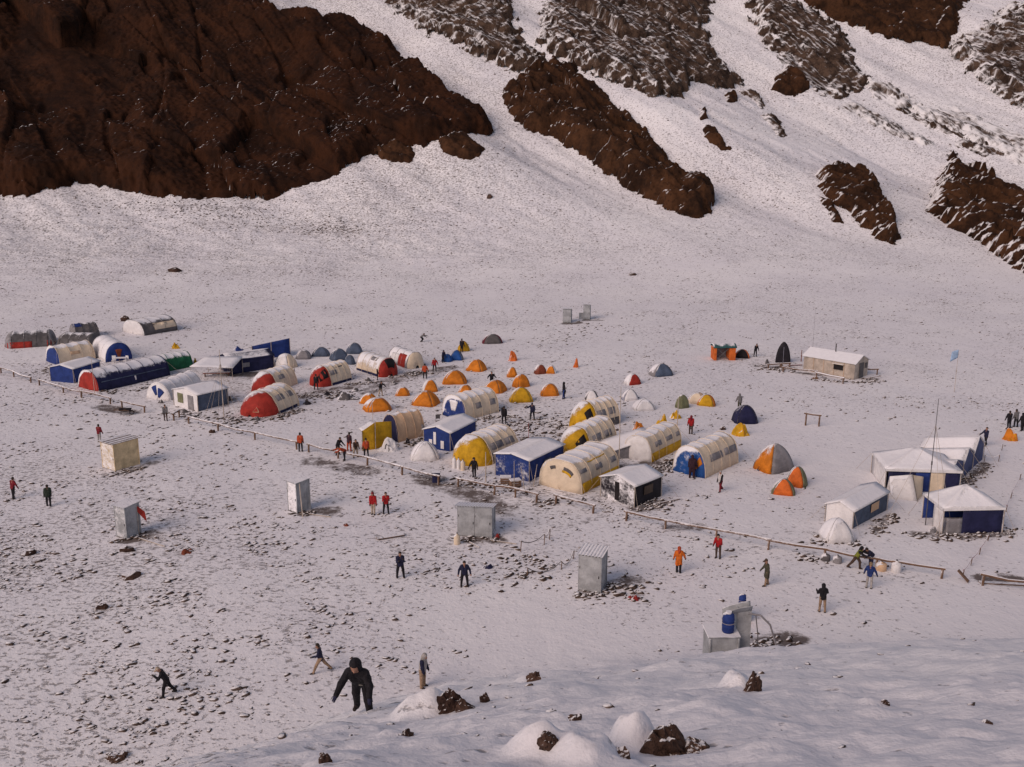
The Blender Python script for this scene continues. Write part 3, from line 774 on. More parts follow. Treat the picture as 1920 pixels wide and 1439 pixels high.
def cabin(label, fl, fr, br, h, mat, roof='flat', doors=1, group='metal latrine cabins', name='latrine_cabin', slope=.0, dmin=3.0, roofmat=None, wl=None, h_over=None):
    loc, rz, L, w = frame3(fl, fr, br, dmin)
    if wl: w, L = wl
    t = tag(empty(name, loc, rz), label, 'cabin', group)
    hw = w / 2
    # corner posts, wall sheets with folded ribs, door leaves, sill and roof
    e = .03
    for x in (0, L):
        for y in (-hw, hw): box('corner_post', x - e, x + e, y - e, y + e, -.05, h - (slope if x == 0 else 0) + .02, M(mat, .62), t)
    z1 = h - slope
    def sheet(nm, x0, y0, x1, y1, za, zb, n):
        dx, dy = x1 - x0, y1 - y0
        ln = math.hypot(dx, dy); nx, ny = dy / ln, -dx / ln
        def fn(u, v):
            rib = .012 * (np.abs(((u * n) % 1) - .5) < .12)
            return np.stack([x0 + dx * u + nx * rib, y0 + dy * u + ny * rib, .06 + ((za + (zb - za) * u) - .06) * v], -1)
        surf(nm, fn, 0, 1, 0, 1, n * 8 + 1, 3, M(mat, .72, .8, metal=0.0), t, 0, .025, False)
    sheet('wall_panel', 0, -hw + e, L, -hw + e, z1, h, 2)
    sheet('wall_panel', L - e, -hw, L - e, hw, h, h, 2)
    sheet('wall_panel', L, hw - e, 0, hw - e, h, z1, 3)
    dn = doors
    for k in range(dn):
        y0 = hw - e - (2 * hw - 2 * e) * k / dn; y1 = hw - e - (2 * hw - 2 * e) * (k + 1) / dn
        d = box('door', -.015, .015, y1 + .012, y0 - .012, .10, z1 - .03, M(mat, .20, .6), t)
        box('handle', -.05, -.017, y1 + .08, y1 + .12, .95, 1.12, Mn('dark'), d)
        box('hinge', -.03, -.017, y0 - .06, y0 - .02, 1.45, 1.6, Mn('dgrey'), d)
    box('sill', -.04, L + .04, -hw - .04, hw + .04, -.08, .055, M('grout', .9), t)
    rm = M(roofmat or mat, .45, .6)
    ov = .12 if h_over is None else h_over
    nfl = max(4, int(w / .16))
    def RF(u, v):
        c = .022 * np.cos(u * 2 * math.pi * nfl)
        return np.stack([-ov + (L + 2 * ov) * v, -hw - ov + (2 * hw + 2 * ov) * u, z1 + .05 + slope * v + c + 0 * u], -1)
    surf('roof', RF, 0, 1, 0, 1, nfl * 6 + 1, 3, rm, t, 0, .03, False)
    return t

# ------------------------------------------------------------------ the big tunnel tents
pi = math.pi
WIN = 'grey'
tunnel('red-ended cream tunnel tent nearest the rail fence, triangular emblem on its red end', (444, 776), (510, 782), (564, 760), 2.7, 'cream', 'red', 'red', 1.9, .35, 2.1, 3, [('window', .42, .62, .95, 1.35, WIN), ('window', .70, .88, .95, 1.35, WIN), ('skirt', .33, .90, .0, .16, 'navy'), ('roof_vent', .5, .56, 1.72, 1.9, 'red')], .93)
_t = bpy.data.objects['tunnel_tent']
for o_ in ((0, 0), ):
    e0 = np.array([.12, -.62, .62]); du = np.array([-.11, .27, 0.]); 
    c_ = [e0 - du, e0 + du, e0 + (.16, -.02, .42), e0 - du]
    tube('emblem', [p_ - (.14, .14, 0) for p_ in c_], .035, Mn('tan'), _t, 5)
tunnel('red and cream tunnel tent, snow-covered, behind the emblem-marked red tent', (464, 734), (511, 739), (558, 720), 2.6, 'cream', 'red', ('flat', 'black'), 1.5, .5, 2.1, 3, [('window', .45, .65, .95, 1.3, WIN)], .72)
tunnel('red and cream tunnel tent with a dark doorway in its red end', (569, 722), (613, 727), (662, 712), 2.6, 'cream', 'red', 'red', 1.3, .3, 2.2, 4, [('window', .30, .52, .9, 1.25, WIN), ('trim', .55, .75, .95, 1.02, 'dgrey'), ('skirt', .28, .93, .0, .15, 'navy'), ('door', .05, .22, .5, 1.1, 'dark')], .88)
tunnel('cream tunnel tent with an open red door flap beside the trodden path', (708, 707), (749, 702), (700, 687), 2.5, 'cream', 'red', 'cream', .8, .5, 2.3, 4, [('door', .02, .10, .9, 2.0, 'dark'), ('skirt', .18, .9, 3.0, pi, 'navy'), ('window', .3, .5, 1.9, 2.25, WIN)], .84)
tunnel('grey and red tunnel tent with a cream end, behind the red door flap', (772, 695), (797, 688), (756, 674), 2.3, 'grey', 'cream', 'grey', .5, .5, 2.3, 3, [('side_panel', .2, .5, 2.2, pi, 'red'), ('side_panel', .5, .8, 2.3, 3.0, 'white')], .82)
tunnel('cream tunnel tent with a royal blue front among the orange domes', (824, 780), (874, 789), (940, 771), 2.75, 'cream', ('flat', 'blue', .45), 'cream', .5, .5, 2.6, 4, [('window', .30, .44, .55, .95, WIN), ('window', .68, .84, .55, .95, WIN), ('front_end', .35, .8, 1.2, 1.9, 'doorway', 'white', .5)], .76)
tunnel('tan tunnel tent with a navy front, leaning beside the yellow awning', (722, 818), (748, 830), (802, 816), 2.9, 'tan', ('flat', 'navy', 1.0), 'tan', .5, .5, 2.2, 3, [('window', .78, .95, .35, .7, WIN)], .97)
tunnel('yellow-ended cream tunnel tent standing by the gas bottles', (838, 863), (909, 877), (980, 849), 2.8, 'cream', 'yellow', 'orange', 1.7, .5, 2.2, 4, [('window', .34, .60, .85, 1.22, WIN), ('window', .66, .86, .85, 1.22, WIN), ('skirt', .30, .46, .0, .42, 'dgrey')], .90)
tunnel('yellow-ended tunnel tent with a dark door, farthest of the yellow pair', (1046, 800), (1108, 809), (1166, 793), 2.9, 'cream', 'yellow', 'cream', 1.6, .35, 2.2, 4, [('window', .36, .58, .75, 1.15, WIN), ('window', .66, .84, .75, 1.15, WIN), ('skirt', .5, .95, .0, .3, 'dgrey'), ('door', .12, .24, .45, 1.0, 'dark')], .86)
tunnel('snow-roofed yellow-ended tunnel tent with a dark door, nearest of the yellow pair', (1038, 850), (1098, 861), (1160, 836), 3.1, 'cream', 'yellow', 'cream', 1.5, .35, 2.3, 4, [('window', .34, .56, .75, 1.1, WIN), ('window', .66, .84, .75, 1.1, WIN), ('door', .06, .19, .4, .95, 'dark')], .80)
tunnel('cream tunnel tent with slit windows and yellow skirt right behind the rail fence', (1014, 907), (1091, 928), (1161, 892), 2.9, 'cream', ('flat', 'cream', .88), ('flat', 'cream'), .5, .5, 2.8, 4, [('skirt', .02, .98, .0, .26, 'yellow'), ('window', .04, .20, .95, 1.15, WIN), ('window', .42, .58, .75, 1.05, WIN), ('window', .82, .95, .75, 1.05, WIN), ('stripe', .3, .75, .92, .97, 'yellow'), ('front_end', .70, .80, .8, 1.45, 'slit_window', 'dgrey', 3), ('front_end', .62, .69, .8, 1.5, 'stripe', 'yellow', 3), ('front_end', .70, .80, 1.75, 2.1, 'slit_window', 'dgrey', 3)], .86)
tunnel('cream tunnel tent with square windows, yellow skirt and a snow-loaded side awning', (1160, 861), (1221, 868), (1281, 838), 2.6, 'cream', ('flat', 'white', .9), 'cream', .5, .5, 2.8, 4, [('skirt', .02, .95, .0, .28, 'yellow'), ('window', .16, .34, .75, 1.1, WIN), ('window', .50, .66, .8, 1.1, WIN), ('window', .80, .94, .8, 1.1, WIN)], .88)
tunnel('cream tunnel tent with a blue door front, rightmost of the big tunnel tents', (1252, 886), (1322, 898), (1389, 866), 2.9, 'cream', ('flat', 'royal', .42), 'cream', .5, .6, 2.4, 4, [('window', .18, .50, .70, 1.08, WIN), ('window', .56, .88, .70, 1.08, WIN), ('front_end', .30, .9, .5, .85, 'window', 'orange', 3)], .95)
tunnel('grey and red tunnel tent farthest from the fence on the far-left edge', (22, 640), (12, 655), (102, 649), 2.1, 'dgrey', 'grey', 'grey', 1.0, .8, 2.2, 3, [('skirt', .02, .55, .0, .45, 'red'), ('skirt', .84, .98, .0, .45, 'red')], 1.12)
tunnel('brownish grey tunnel tent beside the grey and red one', (112, 640), (104, 651), (172, 651), 1.9, 'dgrey', 'dgrey', 'dgrey', .8, .8, 2.2, 3, [('window', .4, .7, .3, .8, 'grey')], 1.12)
tunnel('small dark arched tent peeking out behind the brownish grey tunnel', (128, 630), (140, 638), (190, 632), 2.3, 'dgrey', 'grey', 'dgrey', .5, .6, 2.2, 3, [('roof_cover', .1, .4, 1.0, 1.6, 'blue')], 1.12)
tunnel('lone white-ended dark grey tunnel tent up the slope behind the camp', (258, 617), (271, 630), (337, 619), 2.3, 'dgrey', ('flat', 'white'), 'dgrey', .5, .5, 2.4, 3, [('side_panel', .30, .92, .25, .75, 'cream'), ('window', .52, .68, .75, 1.05, 'cream')], .84)
tunnel('cream tunnel tent with blue front bits, above the blue snow-plastered frame tent', (88, 677), (113, 686), (184, 672), 2.6, 'cream', ('flat', 'blue', .6), 'cream', .5, .5, 2.4, 3, [('window', .30, .55, .75, 1.0, 'tan')], .85)
tunnel('white tunnel tent with a deep blue arched front and white chairs before it', (195, 678), (249, 673), (220, 655), 2.7, 'white', ('flat', 'blue', 1.0), 'white', .5, .5, 2.2, 3, [('front_end', .0, .65, 1.2, 1.9, 'doorway', 'rust', 3)], .6)
tunnel('long dark tarpaulin-covered tunnel tent with a red and white end', (153, 724), (186, 735), (323, 703), 2.6, 'navy', ('flat', 'red', .6), 'navy', .5, .4, 2.2, 6, [('seam', .05, .97, .42, .46, 'slate'), ('window', .48, .50, .3, .6, 'white')], .52)
tunnel('low green tunnel tent with a dark arched end near the yellow bag', (286, 690), (301, 700), (362, 688), 2.2, 'green', 'white', ('flat', 'navy', 1.2), .5, .4, 2.2, 4, [], .62)
tunnel('white tunnel tent with a blue chair-like mark on its round front', (283, 744), (320, 751), (384, 724), 2.2, 'white', ('flat', 'white', .8), 'white', .4, .5, 2.0, 4, [('front_end', .15, .7, .7, 1.5, 'door', 'blue', .95), ('front_end', .3, .85, 1.7, 2.2, 'door', 'blue', .95)], .55)

# ------------------------------------------------------------------ square frame tents
gable('blue frame tent plastered with snow on its front, at the left fence end', (118, 708), (139, 719), (189, 703), 1.9, 2.3, 'blue', wsnow=.70)
gable('slate blue frame tent with a snowy front near the tall guyed mast', (326, 760), (372, 772), (428, 757), 2.0, 2.5, 'slate', 'white', 'white', extra=[('front', 'doorway', -.65, -.2, .0, 1.5, 'grey', .9), ('front', 'window', .2, .65, .5, 1.5, 'olive', .9)], wsnow=.9)
gable('dark blue frame tent with a snow-covered roof behind the white awning', (416, 692), (432, 703), (514, 690), 1.9, 2.5, 'navy', 'navy', rsnow=.72, extra=[('side', 'window', .28, .44, .7, 1.2, 'grey')], wsnow=1.0)
gable('royal blue frame tent with white door markings behind the yellow-ended tunnel', (800, 838), (844, 847), (892, 822), 2.0, 2.45, 'blue', 'white', extra=[('front', 'doorway', .05, .25, .5, 1.6, 'white', .6), ('front', 'patch', .35, .6, .3, .9, 'white', .6), ('front', 'patch', -.55, -.3, .2, .9, 'white', .6)], wsnow=.95, fsnow=.55)
gable('blue frame tent with a sagging snow roof and guy poles at the fence gap', (932, 890), (992, 904), (1056, 872), 2.1, 2.4, 'blue', 'white', extra=[('side', 'window', .42, .62, .8, 1.3, 'slate')], wsnow=.9, fsnow=.34, sag=.12)
gable('black frame tent with a white roof, ringed by stones at the fence corner', (1112, 937), (1189, 952), (1239, 931), 1.95, 2.5, 'black', 'white', 'black', extra=[('side', 'window', .34, .66, .7, 1.35, 'grout'), ('front', 'doorway', -.1, .15, .2, 1.6, 'dark')], wsnow=.9, fsnow=.34, sag=.08)
gable('white ridge tent with a slate blue side near the striped white dome', (1545, 979), (1598, 992), (1662, 957), 1.7, 2.2, 'slate', 'white', 'white', extra=[('side', 'window', .50, .72, .6, 1.2, 'tan', .8)], wsnow=1.0)
for k, (a, b, lab) in enumerate([((1779, 918), (1803, 899), 'nearest blue gable end in the row of three white tents'), ((1803, 898), (1822, 880), 'middle blue gable end in the row of three white tents'), ((1822, 879), (1842, 862), 'farthest blue gable end in the row of three white tents')]):
    pa, pb = hit(*a), hit(*b)
    d = pb[:2] - pa[:2]; w = float(np.hypot(*d)); d /= w
    nrm = np.array([-d[1], d[0]])                     # to the left, along the ridge
    c = (pa[:2] + pb[:2]) / 2
    L = 4.2
    t = tag(empty('gable_tent', (c[0], c[1], gz(*c) - .03), math.atan2(nrm[1], nrm[0])), lab, 'tent', 'row of white tents with blue gable ends')
    ev, rg, hw = 1.25, 2.1 + .2 * k, w / 2 - .02
    pts = [(0, -hw, -.1), (0, hw, -.1), (0, hw, ev), (0, .25 * hw, rg), (0, -hw, ev + .3)]
    v = pts + [(.05, y, z) for _, y, z in pts]
    mesh_obj('gable_wall', v, [(0, 1, 2, 3, 4), (9, 8, 7, 6, 5)] + [(i, 5 + i, 5 + (i + 1) % 5, (i + 1) % 5) for i in range(5)], M('steel', 1.02), t)
    panel('roof_panel', [(-.1, -hw, ev + .3), (-.1, .25 * hw, rg + .03), (L, .25 * hw, rg - .9), (L, -hw, ev - .3)], M('white', .4), t, .05, .05)
    panel('roof_panel', [(-.1, .25 * hw, rg + .03), (-.1, hw, ev), (L, hw, ev - .3), (L, .25 * hw, rg - .9)], M('white', .4), t, .05, .05)
    panel('rear_wall', [(L, -hw, -.1), (L, hw, -.1), (L, hw, ev - .3), (L, -hw, ev - .3)], M('white', .5), t)
    panel('side_wall', [(0, -hw, -.1), (L, -hw, -.1), (L, -hw, ev - .3), (0, -hw, ev + .3)], M('white', .5), t)
    tube('pole', [(-.05, -hw, -.1), (-.05, -hw, ev + .4)], .03, Mw('woodw'), t)
    tube('guy_line', [(-.05, .25 * hw, rg), (-1.6, -.2, .03)], .012, Mn('woodw'), t, 4)

def marquee(label, c, sx, sy, rz, eave, peak, walls, apex=(0, 0), group='white pyramid canopies'):
    g = hit(*c)
    t = tag(empty('canopy_tent', (g[0], g[1], gz(g[0], g[1]) - .02), rz), label, 'tent', group)
    cs = [(-sx, -sy), (sx, -sy), (sx, sy), (-sx, sy)]
    ax, ay = apex
    for i in range(4):
        (x0, y0), (x1, y1) = cs[i], cs[(i + 1) % 4]
        o = 1.03
        panel('roof_panel', [(x0 * o, y0 * o, eave), (x1 * o, y1 * o, eave), (ax + .04 * x1, ay + .04 * y1, peak), (ax + .04 * x0, ay + .04 * y0, peak)], M('white', .42, .5), t, .05, .10, 8)
        panel('valance', [(x0 * o, y0 * o, eave - .16), (x1 * o, y1 * o, eave - .16), (x1 * o, y1 * o, eave + .01), (x0 * o, y0 * o, eave + .01)], M('white', .7), t, .02)
        tube('pole', [(x0, y0, -.1), (x0, y0, eave)], .035, Mw('woodw'), t)
        q = .30
        tube('guy_line', [(x0, y0, eave), (x0 * 1.35, y0 * 1.4, .02)], .012, Mn('woodw'), t, 4)
    for i, col, a, b, zt in walls:
        (x0, y0), (x1, y1) = cs[i], cs[(i + 1) % 4]
        f = .985
        P = lambda s, z: ((x0 + (x1 - x0) * s) * f, (y0 + (y1 - y0) * s) * f, z)
        panel('wall_curtain', [P(a, -.1), P(b, -.1), P(b, zt), P(a, zt)], M(col, 1.0), t, .03, .06)
    return t
marquee('wide white pyramid canopy with blue back curtains, beside the tall thin antenna', (1713, 905), 2.75, 2.1, -.10, 1.75, 2.9, [(2, 'blue', 0, 1, 1.7), (1, 'slate', 0, 1, 1.7), (0, 'navy', .03, .40, 1.6), (0, 'blue', .40, .60, 1.5), (0, 'cream', .60, .80, 1.6), (0, 'navy', .80, 1.0, 1.6), (3, 'white', 0, 1, 1.7)])
marquee('white pyramid canopy with a navy front curtain, nearest the lower right fence', (1802, 985), 2.1, 1.5, .05, 1.85, 3.0, [(0, 'grey', .06, .32, 1.1), (0, 'navy', .32, 1, 1.8), (1, 'lilac', 0, 1, 1.8), (2, 'blue', 0, 1, 1.7), (3, 'white', .5, 1, 1.7)])

# white awning beside the dark blue frame tent
g = hit(405, 706)
t = tag(empty('awning', (g[0], g[1], gz(*g[:2])), .12), 'flat white snow-covered awning on thin posts by the guyed mast', 'awning')
panel('roof_panel', [(-2.5, -1.5, 1.55), (2.2, -1.9, 1.35), (2.9, 1.3, 1.95), (-1.2, 1.7, 2.0)], M('white', .35), t, .06, .06)
for x, y, z in ((-2.4, -1.4, 1.5), (2.1, -1.8, 1.3), (2.8, 1.2, 1.9), (-1.1, 1.6, 1.95)): tube('post', [(x, y, -.1), (x, y, z)], .03, Mw('woodw'), t)
box('bench', -1.4, 1.6, -.2, .3, .35, .45, M('rust', .8), t)
for x in (-1.2, 1.4): box('bench_leg', x - .04, x + .04, -.15, .25, -.05, .35, M('wood', .9), t)
# blue windbreak
a, b = hit(474, 676), hit(545, 668)
t = tag(empty('windbreak', (a[0], a[1], gz(*a[:2])), math.atan2(b[1] - a[1], b[0] - a[0])), 'large flat blue tarpaulin windbreak behind the dark frame tent', 'tarpaulin')
L = float(np.hypot(*(b - a)[:2]))
panel('tarpaulin', [(0, 0, -.1), (L, 0, -.1), (L, .1, 2.25), (0, .1, 1.7)], M('blue', 1.05), t, .04, .08)
panel('tarpaulin', [(0, .12, 1.7), (L, .12, 2.25), (L - .6, 2.8, 1.2), (-.6, 2.6, 1.0)], M('white', .4), t, .04, .06)
for x in (0, L / 2, L): tube('pole', [(x, .06, -.1), (x, .06, 1.75 + .5 * x / L)], .035, Mw('woodw'), t)
flop('crumpled blue tarpaulin in the snow left of the big blue windbreak', 445, 659, 30, 9, 'blue', 3, .72, group='loose tarpaulins', name='tarpaulin', cat='tarpaulin')
# yellow awning wall by the tan tent
a, b = hit(680, 846), hit(722, 826)
t = tag(empty('awning', (a[0], a[1], gz(*a[:2])), 0), 'upright yellow canvas awning joined to the navy-fronted tan tent', 'awning')
b2 = (b - a)
panel('canvas', [(0, 0, -.1), (1.05, .55, -.1), (1.05, .75, 2.35), (0, .0, 1.75)], M('yellow', 1.0), t, .04, .05)
panel('canvas', [(1.05, .57, -.1), (2.3, 1.9, -.1), (2.3, 1.9, 2.1), (1.05, .77, 2.35)], M('yellow', 1.1), t, .04, .05)
panel('canvas', [(0, 0, 1.75), (1.05, .75, 2.35), (.4, 2.6, 2.0), (-.6, 1.9, 1.5)], M('yellow', .75), t, .04, .05)
tube('pole', [(0, -.03, -.1), (0, -.03, 1.8)], .03, Mw('woodw'), t)
tube('pole', [(1.05, .5, -.1), (1.05, .66, 2.4)], .03, Mw('woodw'), t)
# side awning of the square-windowed tent
g = hit(1172, 852)
t = tag(empty('awning', (g[0], g[1], gz(*g[:2])), .30), 'low snow-loaded awning sloping off the square-windowed cream tent', 'awning')
panel('roof_panel', [(-2.1, -1.2, .7), (2.0, -1.4, 1.75), (2.0, .9, 2.0), (-2.0, 1.2, 1.0)], M('white', .3), t, .07, .08)
panel('front_wall', [(-2.0, -1.1, -.1), (1.95, -1.3, -.1), (1.95, -1.3, 1.68), (-2.0, -1.1, .64)], M('grey', 1.0), t, .03, .05)
for x, y, z in ((-2, -1.15, .7), (1.95, -1.35, 1.7), (1.95, .85, 1.95), (-1.9, 1.1, .95)): tube('pole', [(x, y, -.1), (x, y, z)], .03, Mw('woodw'), t)
# little A-frame in the right-hand compound
g = hit(1694, 934)
t = tag(empty('a_frame_tent', (g[0], g[1], gz(*g[:2])), -.15), 'small white A-frame shelter in front of the wide pyramid canopy', 'tent')
panel('fly_panel', [(-1.0, -.5, -.05), (.85, -.6, -.05), (.55, .35, 1.75), (-1.05, .3, 1.55)], M('white', .5), t, .04, .05)
panel('fly_panel', [(.85, 1.3, -.05), (-1.0, 1.3, -.05), (-1.05, .3, 1.55), (.55, .35, 1.75)], M('white', .5), t, .04, .05)
panel('end_flap', [(.86, -.55, -.05), (1.55, .9, -.05), (1.5, .85, 1.45), (.57, .35, 1.72)], M('cream', 1.0), t, .03, .05)
tube('pole', [(.87, -.6, -.05), (.56, .33, 1.8)], .025, Mn('dgrey'), t)

# ------------------------------------------------------------------ small dome tents (px, py of the near edge, width, height in photograph pixels)
dome('bright orange dome tent by a thin stake, nearest the red-coated pair on the path', 893, 697, 37, 21, 'orange', snow=.86, door='orange')
dome('wide orange dome tent in the middle of the orange group', 852, 721, 48, 23, 'orange', snow=.93, door='orange')
dome('orange dome tent with a man standing right behind it', 928, 737, 42, 21, 'orange', snow=.9)
dome('angular orange dome tent uphill of the bright yellow-orange one', 977, 727, 30, 23, 'orange', snow=.9, rz=.6)
dome('half-buried orange dome behind the angular orange one', 960, 708, 20, 18, 'orange', snow=.7)
flop('snow-buried faded orange tent farthest up the camp centre', 961, 678, 24, 18, 'orange2', 5, .66)
dome('brown-orange dome, left half of a snowed-in pair far right of the orange group', 1013, 702, 22, 17, 'rust', snow=.75)
dome('orange and white dome, right half of the snowed-in pair', 1033, 701, 22, 15, 'orange', 'white', snow=.62)
flop('tiny pointed orange tent heap standing alone at the far side of camp', 1080, 690, 14, 17, 'orange2', 8, .9)
dome('yellow-orange dome tent in front of the angular orange one', 977, 755, 46, 26, 'yellow', snow=.92, door='orange', rz=.1)
dome('orange dome tent next to the man in blue trousers', 1031, 743, 36, 21, 'orange', snow=.9)
dome('orange dome tent left of the blue-fronted cream tunnel', 797, 762, 50, 25, 'orange', snow=.86, door='tan')
dome('mostly snow-covered orange dome above the double orange tent', 754, 743, 28, 16, 'orange', snow=.62)
dome('white-flapped orange dome split by a snow stripe', 806, 736, 32, 22, 'orange', 'white', snow=.68)
dome('orange dome in front, nearer half of the double orange tent', 705, 772, 52, 22, 'orange', snow=.88, door='orange')
dome('snowed-over orange dome behind, farther half of the double orange tent', 690, 758, 34, 19, 'orange', snow=.66)
dome('orange dome showing just behind the roof of the blue-fronted cream tunnel', 872, 744, 30, 20, 'orange', snow=.8)
dome('grey-green dome tent, leftmost of the slate domes', 567, 674, 30, 15, 'grey', snow=.78, group='slate dome tents')
dome('slate dome tent, second from the left of the slate domes', 600, 669, 36, 16, 'slate', snow=.86, group='slate dome tents')
dome('dark slate dome tent in front of the other slate domes', 634, 676, 34, 20, 'slate', snow=.9, group='slate dome tents')
dome('slate dome tent, rightmost and highest of the slate domes', 663, 664, 32, 19, 'slate', snow=.92, group='slate dome tents')
dome('slate dome tucked behind the cream and red tunnel tents', 655, 684, 20, 17, 'slate', snow=.92, group='slate dome tents')
dome('white dome tent with red piping beside the dark blue frame tent', 533, 691, 40, 25, 'white', 'cream', snow=.6, door='tan')
dome('blue dome tent behind the crouching dark figure, left of a pair', 838, 679, 20, 14, 'royal', snow=.9)
dome('bright blue dome tent, right of a pair beyond the path', 856, 676, 26, 18, 'royal', 'slate', snow=.95)
dome('yellow dome tent with a tall dark figure before it', 869, 659, 24, 18, 'yellow', snow=.92)
dome('dark grey and maroon dome tent alone at the back of the camp', 923, 645, 40, 16, 'dgrey', 'maroon', snow=.98, rz=.1)
dome('red and white dome tent dusted over by snow on the open ground', 1187, 722, 30, 19, 'red', 'white', snow=.60)
dome('white and violet dome tent below the red and white one', 1182, 751, 32, 19, 'white', 'lilac', snow=.72, door='blue', rz=.2)
dome('white dome with a dark door beside the blue-trousered man', 1110, 751, 26, 17, 'white', 'dgrey', snow=.75)
dome('grey-blue dome tent standing alone on the open snow', 1241, 706, 44, 21, 'slate', 'grey', snow=.84, rz=.3)
dome('low white tent with a dark triangular end below the violet dome', 1209, 770, 44, 18, 'white', 'white', snow=.5, door=('dark', 0.0), rz=.1)
dome('small olive tent with a white edge above the yellow collapsed tents', 1280, 766, 24, 24, 'olive', snow=.95, rz=.5)
dome('pale cream dome, left of the cream and orange pair', 1309, 758, 34, 20, 'cream', 'tan', snow=.85)
dome('orange dome, right of the cream and orange pair on open snow', 1326, 762, 34, 20, 'yellow', 'orange', snow=.92, rz=-.3)
flop('collapsed yellow tent behind the square-windowed cream tunnel', 1243, 803, 36, 24, 'yellow', 11, .95, 'orange')
flop('small yellow and white snowed-in tent by a pale pole', 1268, 786, 28, 14, 'yellow', 13, .75)
flop('scrap of an orange tent poking from snow left of the collapsed yellow one', 1198, 810, 30, 15, 'orange', 15, .72)
dome('dark navy dome tent with a grey-clad man behind it', 1400, 795, 46, 31, 'navy', snow=1.1, rz=.05, door='navy', ln=1.1)
flop('flattened yellow tent at the foot of the navy dome', 1391, 819, 42, 25, 'yellow', 17, .98, 'orange')
dome('orange and grey dome tent with a white porch, right of the blue-doored tunnel', 1456, 886, 68, 48, 'grey', 'orange', snow=.92, door='white', rz=.55)
dome('orange and olive dome, nearer of two small ones below the porch tent', 1472, 929, 44, 28, 'orange2', 'olive', snow=.9)
dome('red-orange and olive dome, upper of two small ones below the porch tent', 1497, 914, 38, 36, 'orange2', 'olive', snow=.92)
flop('orange tent fly being packed by the three people at the right edge', 1899, 828, 36, 24, 'orange', 19, 1.0, 'yellow')
dome('white dome with a striped dark edge beside the white ridge tent', 1574, 1018, 62, 40, 'white', snow=.45, rz=.1, door=('dgrey', .15))
dome('white dome with a dull red door by the royal blue frame tent', 795, 864, 56, 32, 'white', 'white', snow=.55, door=('redd', .1), rz=.1)
flop('pale pink sagging tarpaulin beside the yellow awning', 728, 849, 52, 26, 'white', 21, .7, 'dgrey', group='loose tarpaulins', name='tarpaulin', cat='tarpaulin')
dome('dark domed tent with an orange skirt next to the orange shelter', 1393, 672, 28, 15, 'dark', 'orange2', snow=1.1, group='things by the metal hut')
flop('heap of collapsed tent cloth in the middle of the trodden ground', 650, 752, 60, 12, 'dgrey', 23, .62, group='loose tarpaulins', name='tarpaulin', cat='tarpaulin')
flop('yellow bag slumped against the green tunnel tent end', 366, 682, 12, 11, 'yellow', 25, 1.1, 'black', group='bags and bundles', name='bag', cat='bag')
flop('yellow and orange bundle on the snow beyond the green tunnel', 327, 655, 22, 10, 'yellow', 27, .85, group='bags and bundles', name='bundle', cat='bundle')
flop('dark red cloth sheet lying by the flagged metal cabin', 345, 1042, 32, 7, 'rust', 29, .95, group='rubbish on the snow', name='cloth_sheet', cat='cloth', dpx=20)
flop('small red and white cloth scrap beside the tall single cabin', 648, 988, 16, 6, 'rust', 31, .85, group='rubbish on the snow', name='cloth_sheet', cat='cloth')
flop('blue and grey plastic sheet on the snow near the man in navy', 915, 1068, 28, 7, 'navy', 33, .85, group='rubbish on the snow', name='plastic_sheet', cat='sheet')
flop('dull red tub-shaped bundle by the lone metal cabin', 1190, 1128, 32, 10, 'redd', 35, .75, group='rubbish on the snow', name='bundle', cat='bundle')
flop('brown-red sack lying at the wall of the double metal cabin', 932, 1010, 14, 9, 'redd', 37, 1.0, group='bags and bundles', name='sack', cat='sack')

# ------------------------------------------------------------------ the hut and its neighbours
hut = gable('cream metal hut with a white pitched roof at the far right of camp', (1601, 713), (1626, 704), (1532, 686), 2.2, 3.0, 'woodw', 'white', 'woodw', .18, wsnow=.92, rsnow=.35, group='', poles=False, name='hut', cat='hut', guys=False, sag=.0)
loc, rz, L, w = frame3((1601, 713), (1626, 704), (1532, 686))
hw = w / 2
box('door', -.09, -.03, -.25 * hw, .35 * hw, .05, 1.75, Mn('dgrey'), hut)
box('window', .22 * L, .40 * L, hw + .035, hw + .09, .9, 1.5, Mn('dark'), hut)
box('shutter', .20 * L, .42 * L, hw + .03, hw + .30, 1.53, 1.59, M('cream', .6), hut)
box('window', -.09, -.03, -.8 * hw, -.5 * hw, 1.0, 1.6, Mn('dgrey'), hut)
for k in range(1, 5): box('wall_seam', L * k / 5 - .02, L * k / 5 + .02, hw + .03, hw + .06, 0, 1.85, M('tan', .9), hut)
tube('chimney', [(L * .5, .2, 2.6), (L * .5, .2, 3.5)], .07, Mn('dgrey'), hut, 8)
hut['group'] = 'hut'
def pole(label, base, top, r=.035, col='woodw', name='mast', cat='mast', guys=0, flag=None, group='masts and poles', dmin=3.0, lean=0.0):
    g = hit(*base, dmin); k = mpp(g)
    h = (base[1] - top) * k * 1.03
    t = tag(empty(name, (g[0], g[1], gz(*g[:2]) - .1)), label, cat, group)
    tube('shaft', [(0, 0, 0), (lean * h * .5, 0, h * .5), (lean * h, 0, h)], r, M(col, .85), t, 7, r * .6)
    tube('collar', [(lean * h * .5, 0, h * .49), (lean * h * .5, 0, h * .52)], r * 1.5, M(col, 3), t, 7)
    for i in range(guys):
        a = 2 * pi * i / guys + .5
        tube('guy_line', [(lean * h * .8, 0, h * .8), (math.cos(a) * h * .28, math.sin(a) * h * .28, .1)], .012, Mn('woodw'), t, 4)
    if flag:
        c, fw, fh, droop = flag
        panel('flag', [(.02, 0, h - fh), (fw, .1, h - fh - droop), (fw * .9, .05, h - droop * .6), (.02, 0, h - .02)], M(c, 2.5), t, .012, .05)
    return t
pole('tall guyed mast in front of the white awning, many stay lines', (420, 782), 655, .05, guys=6)
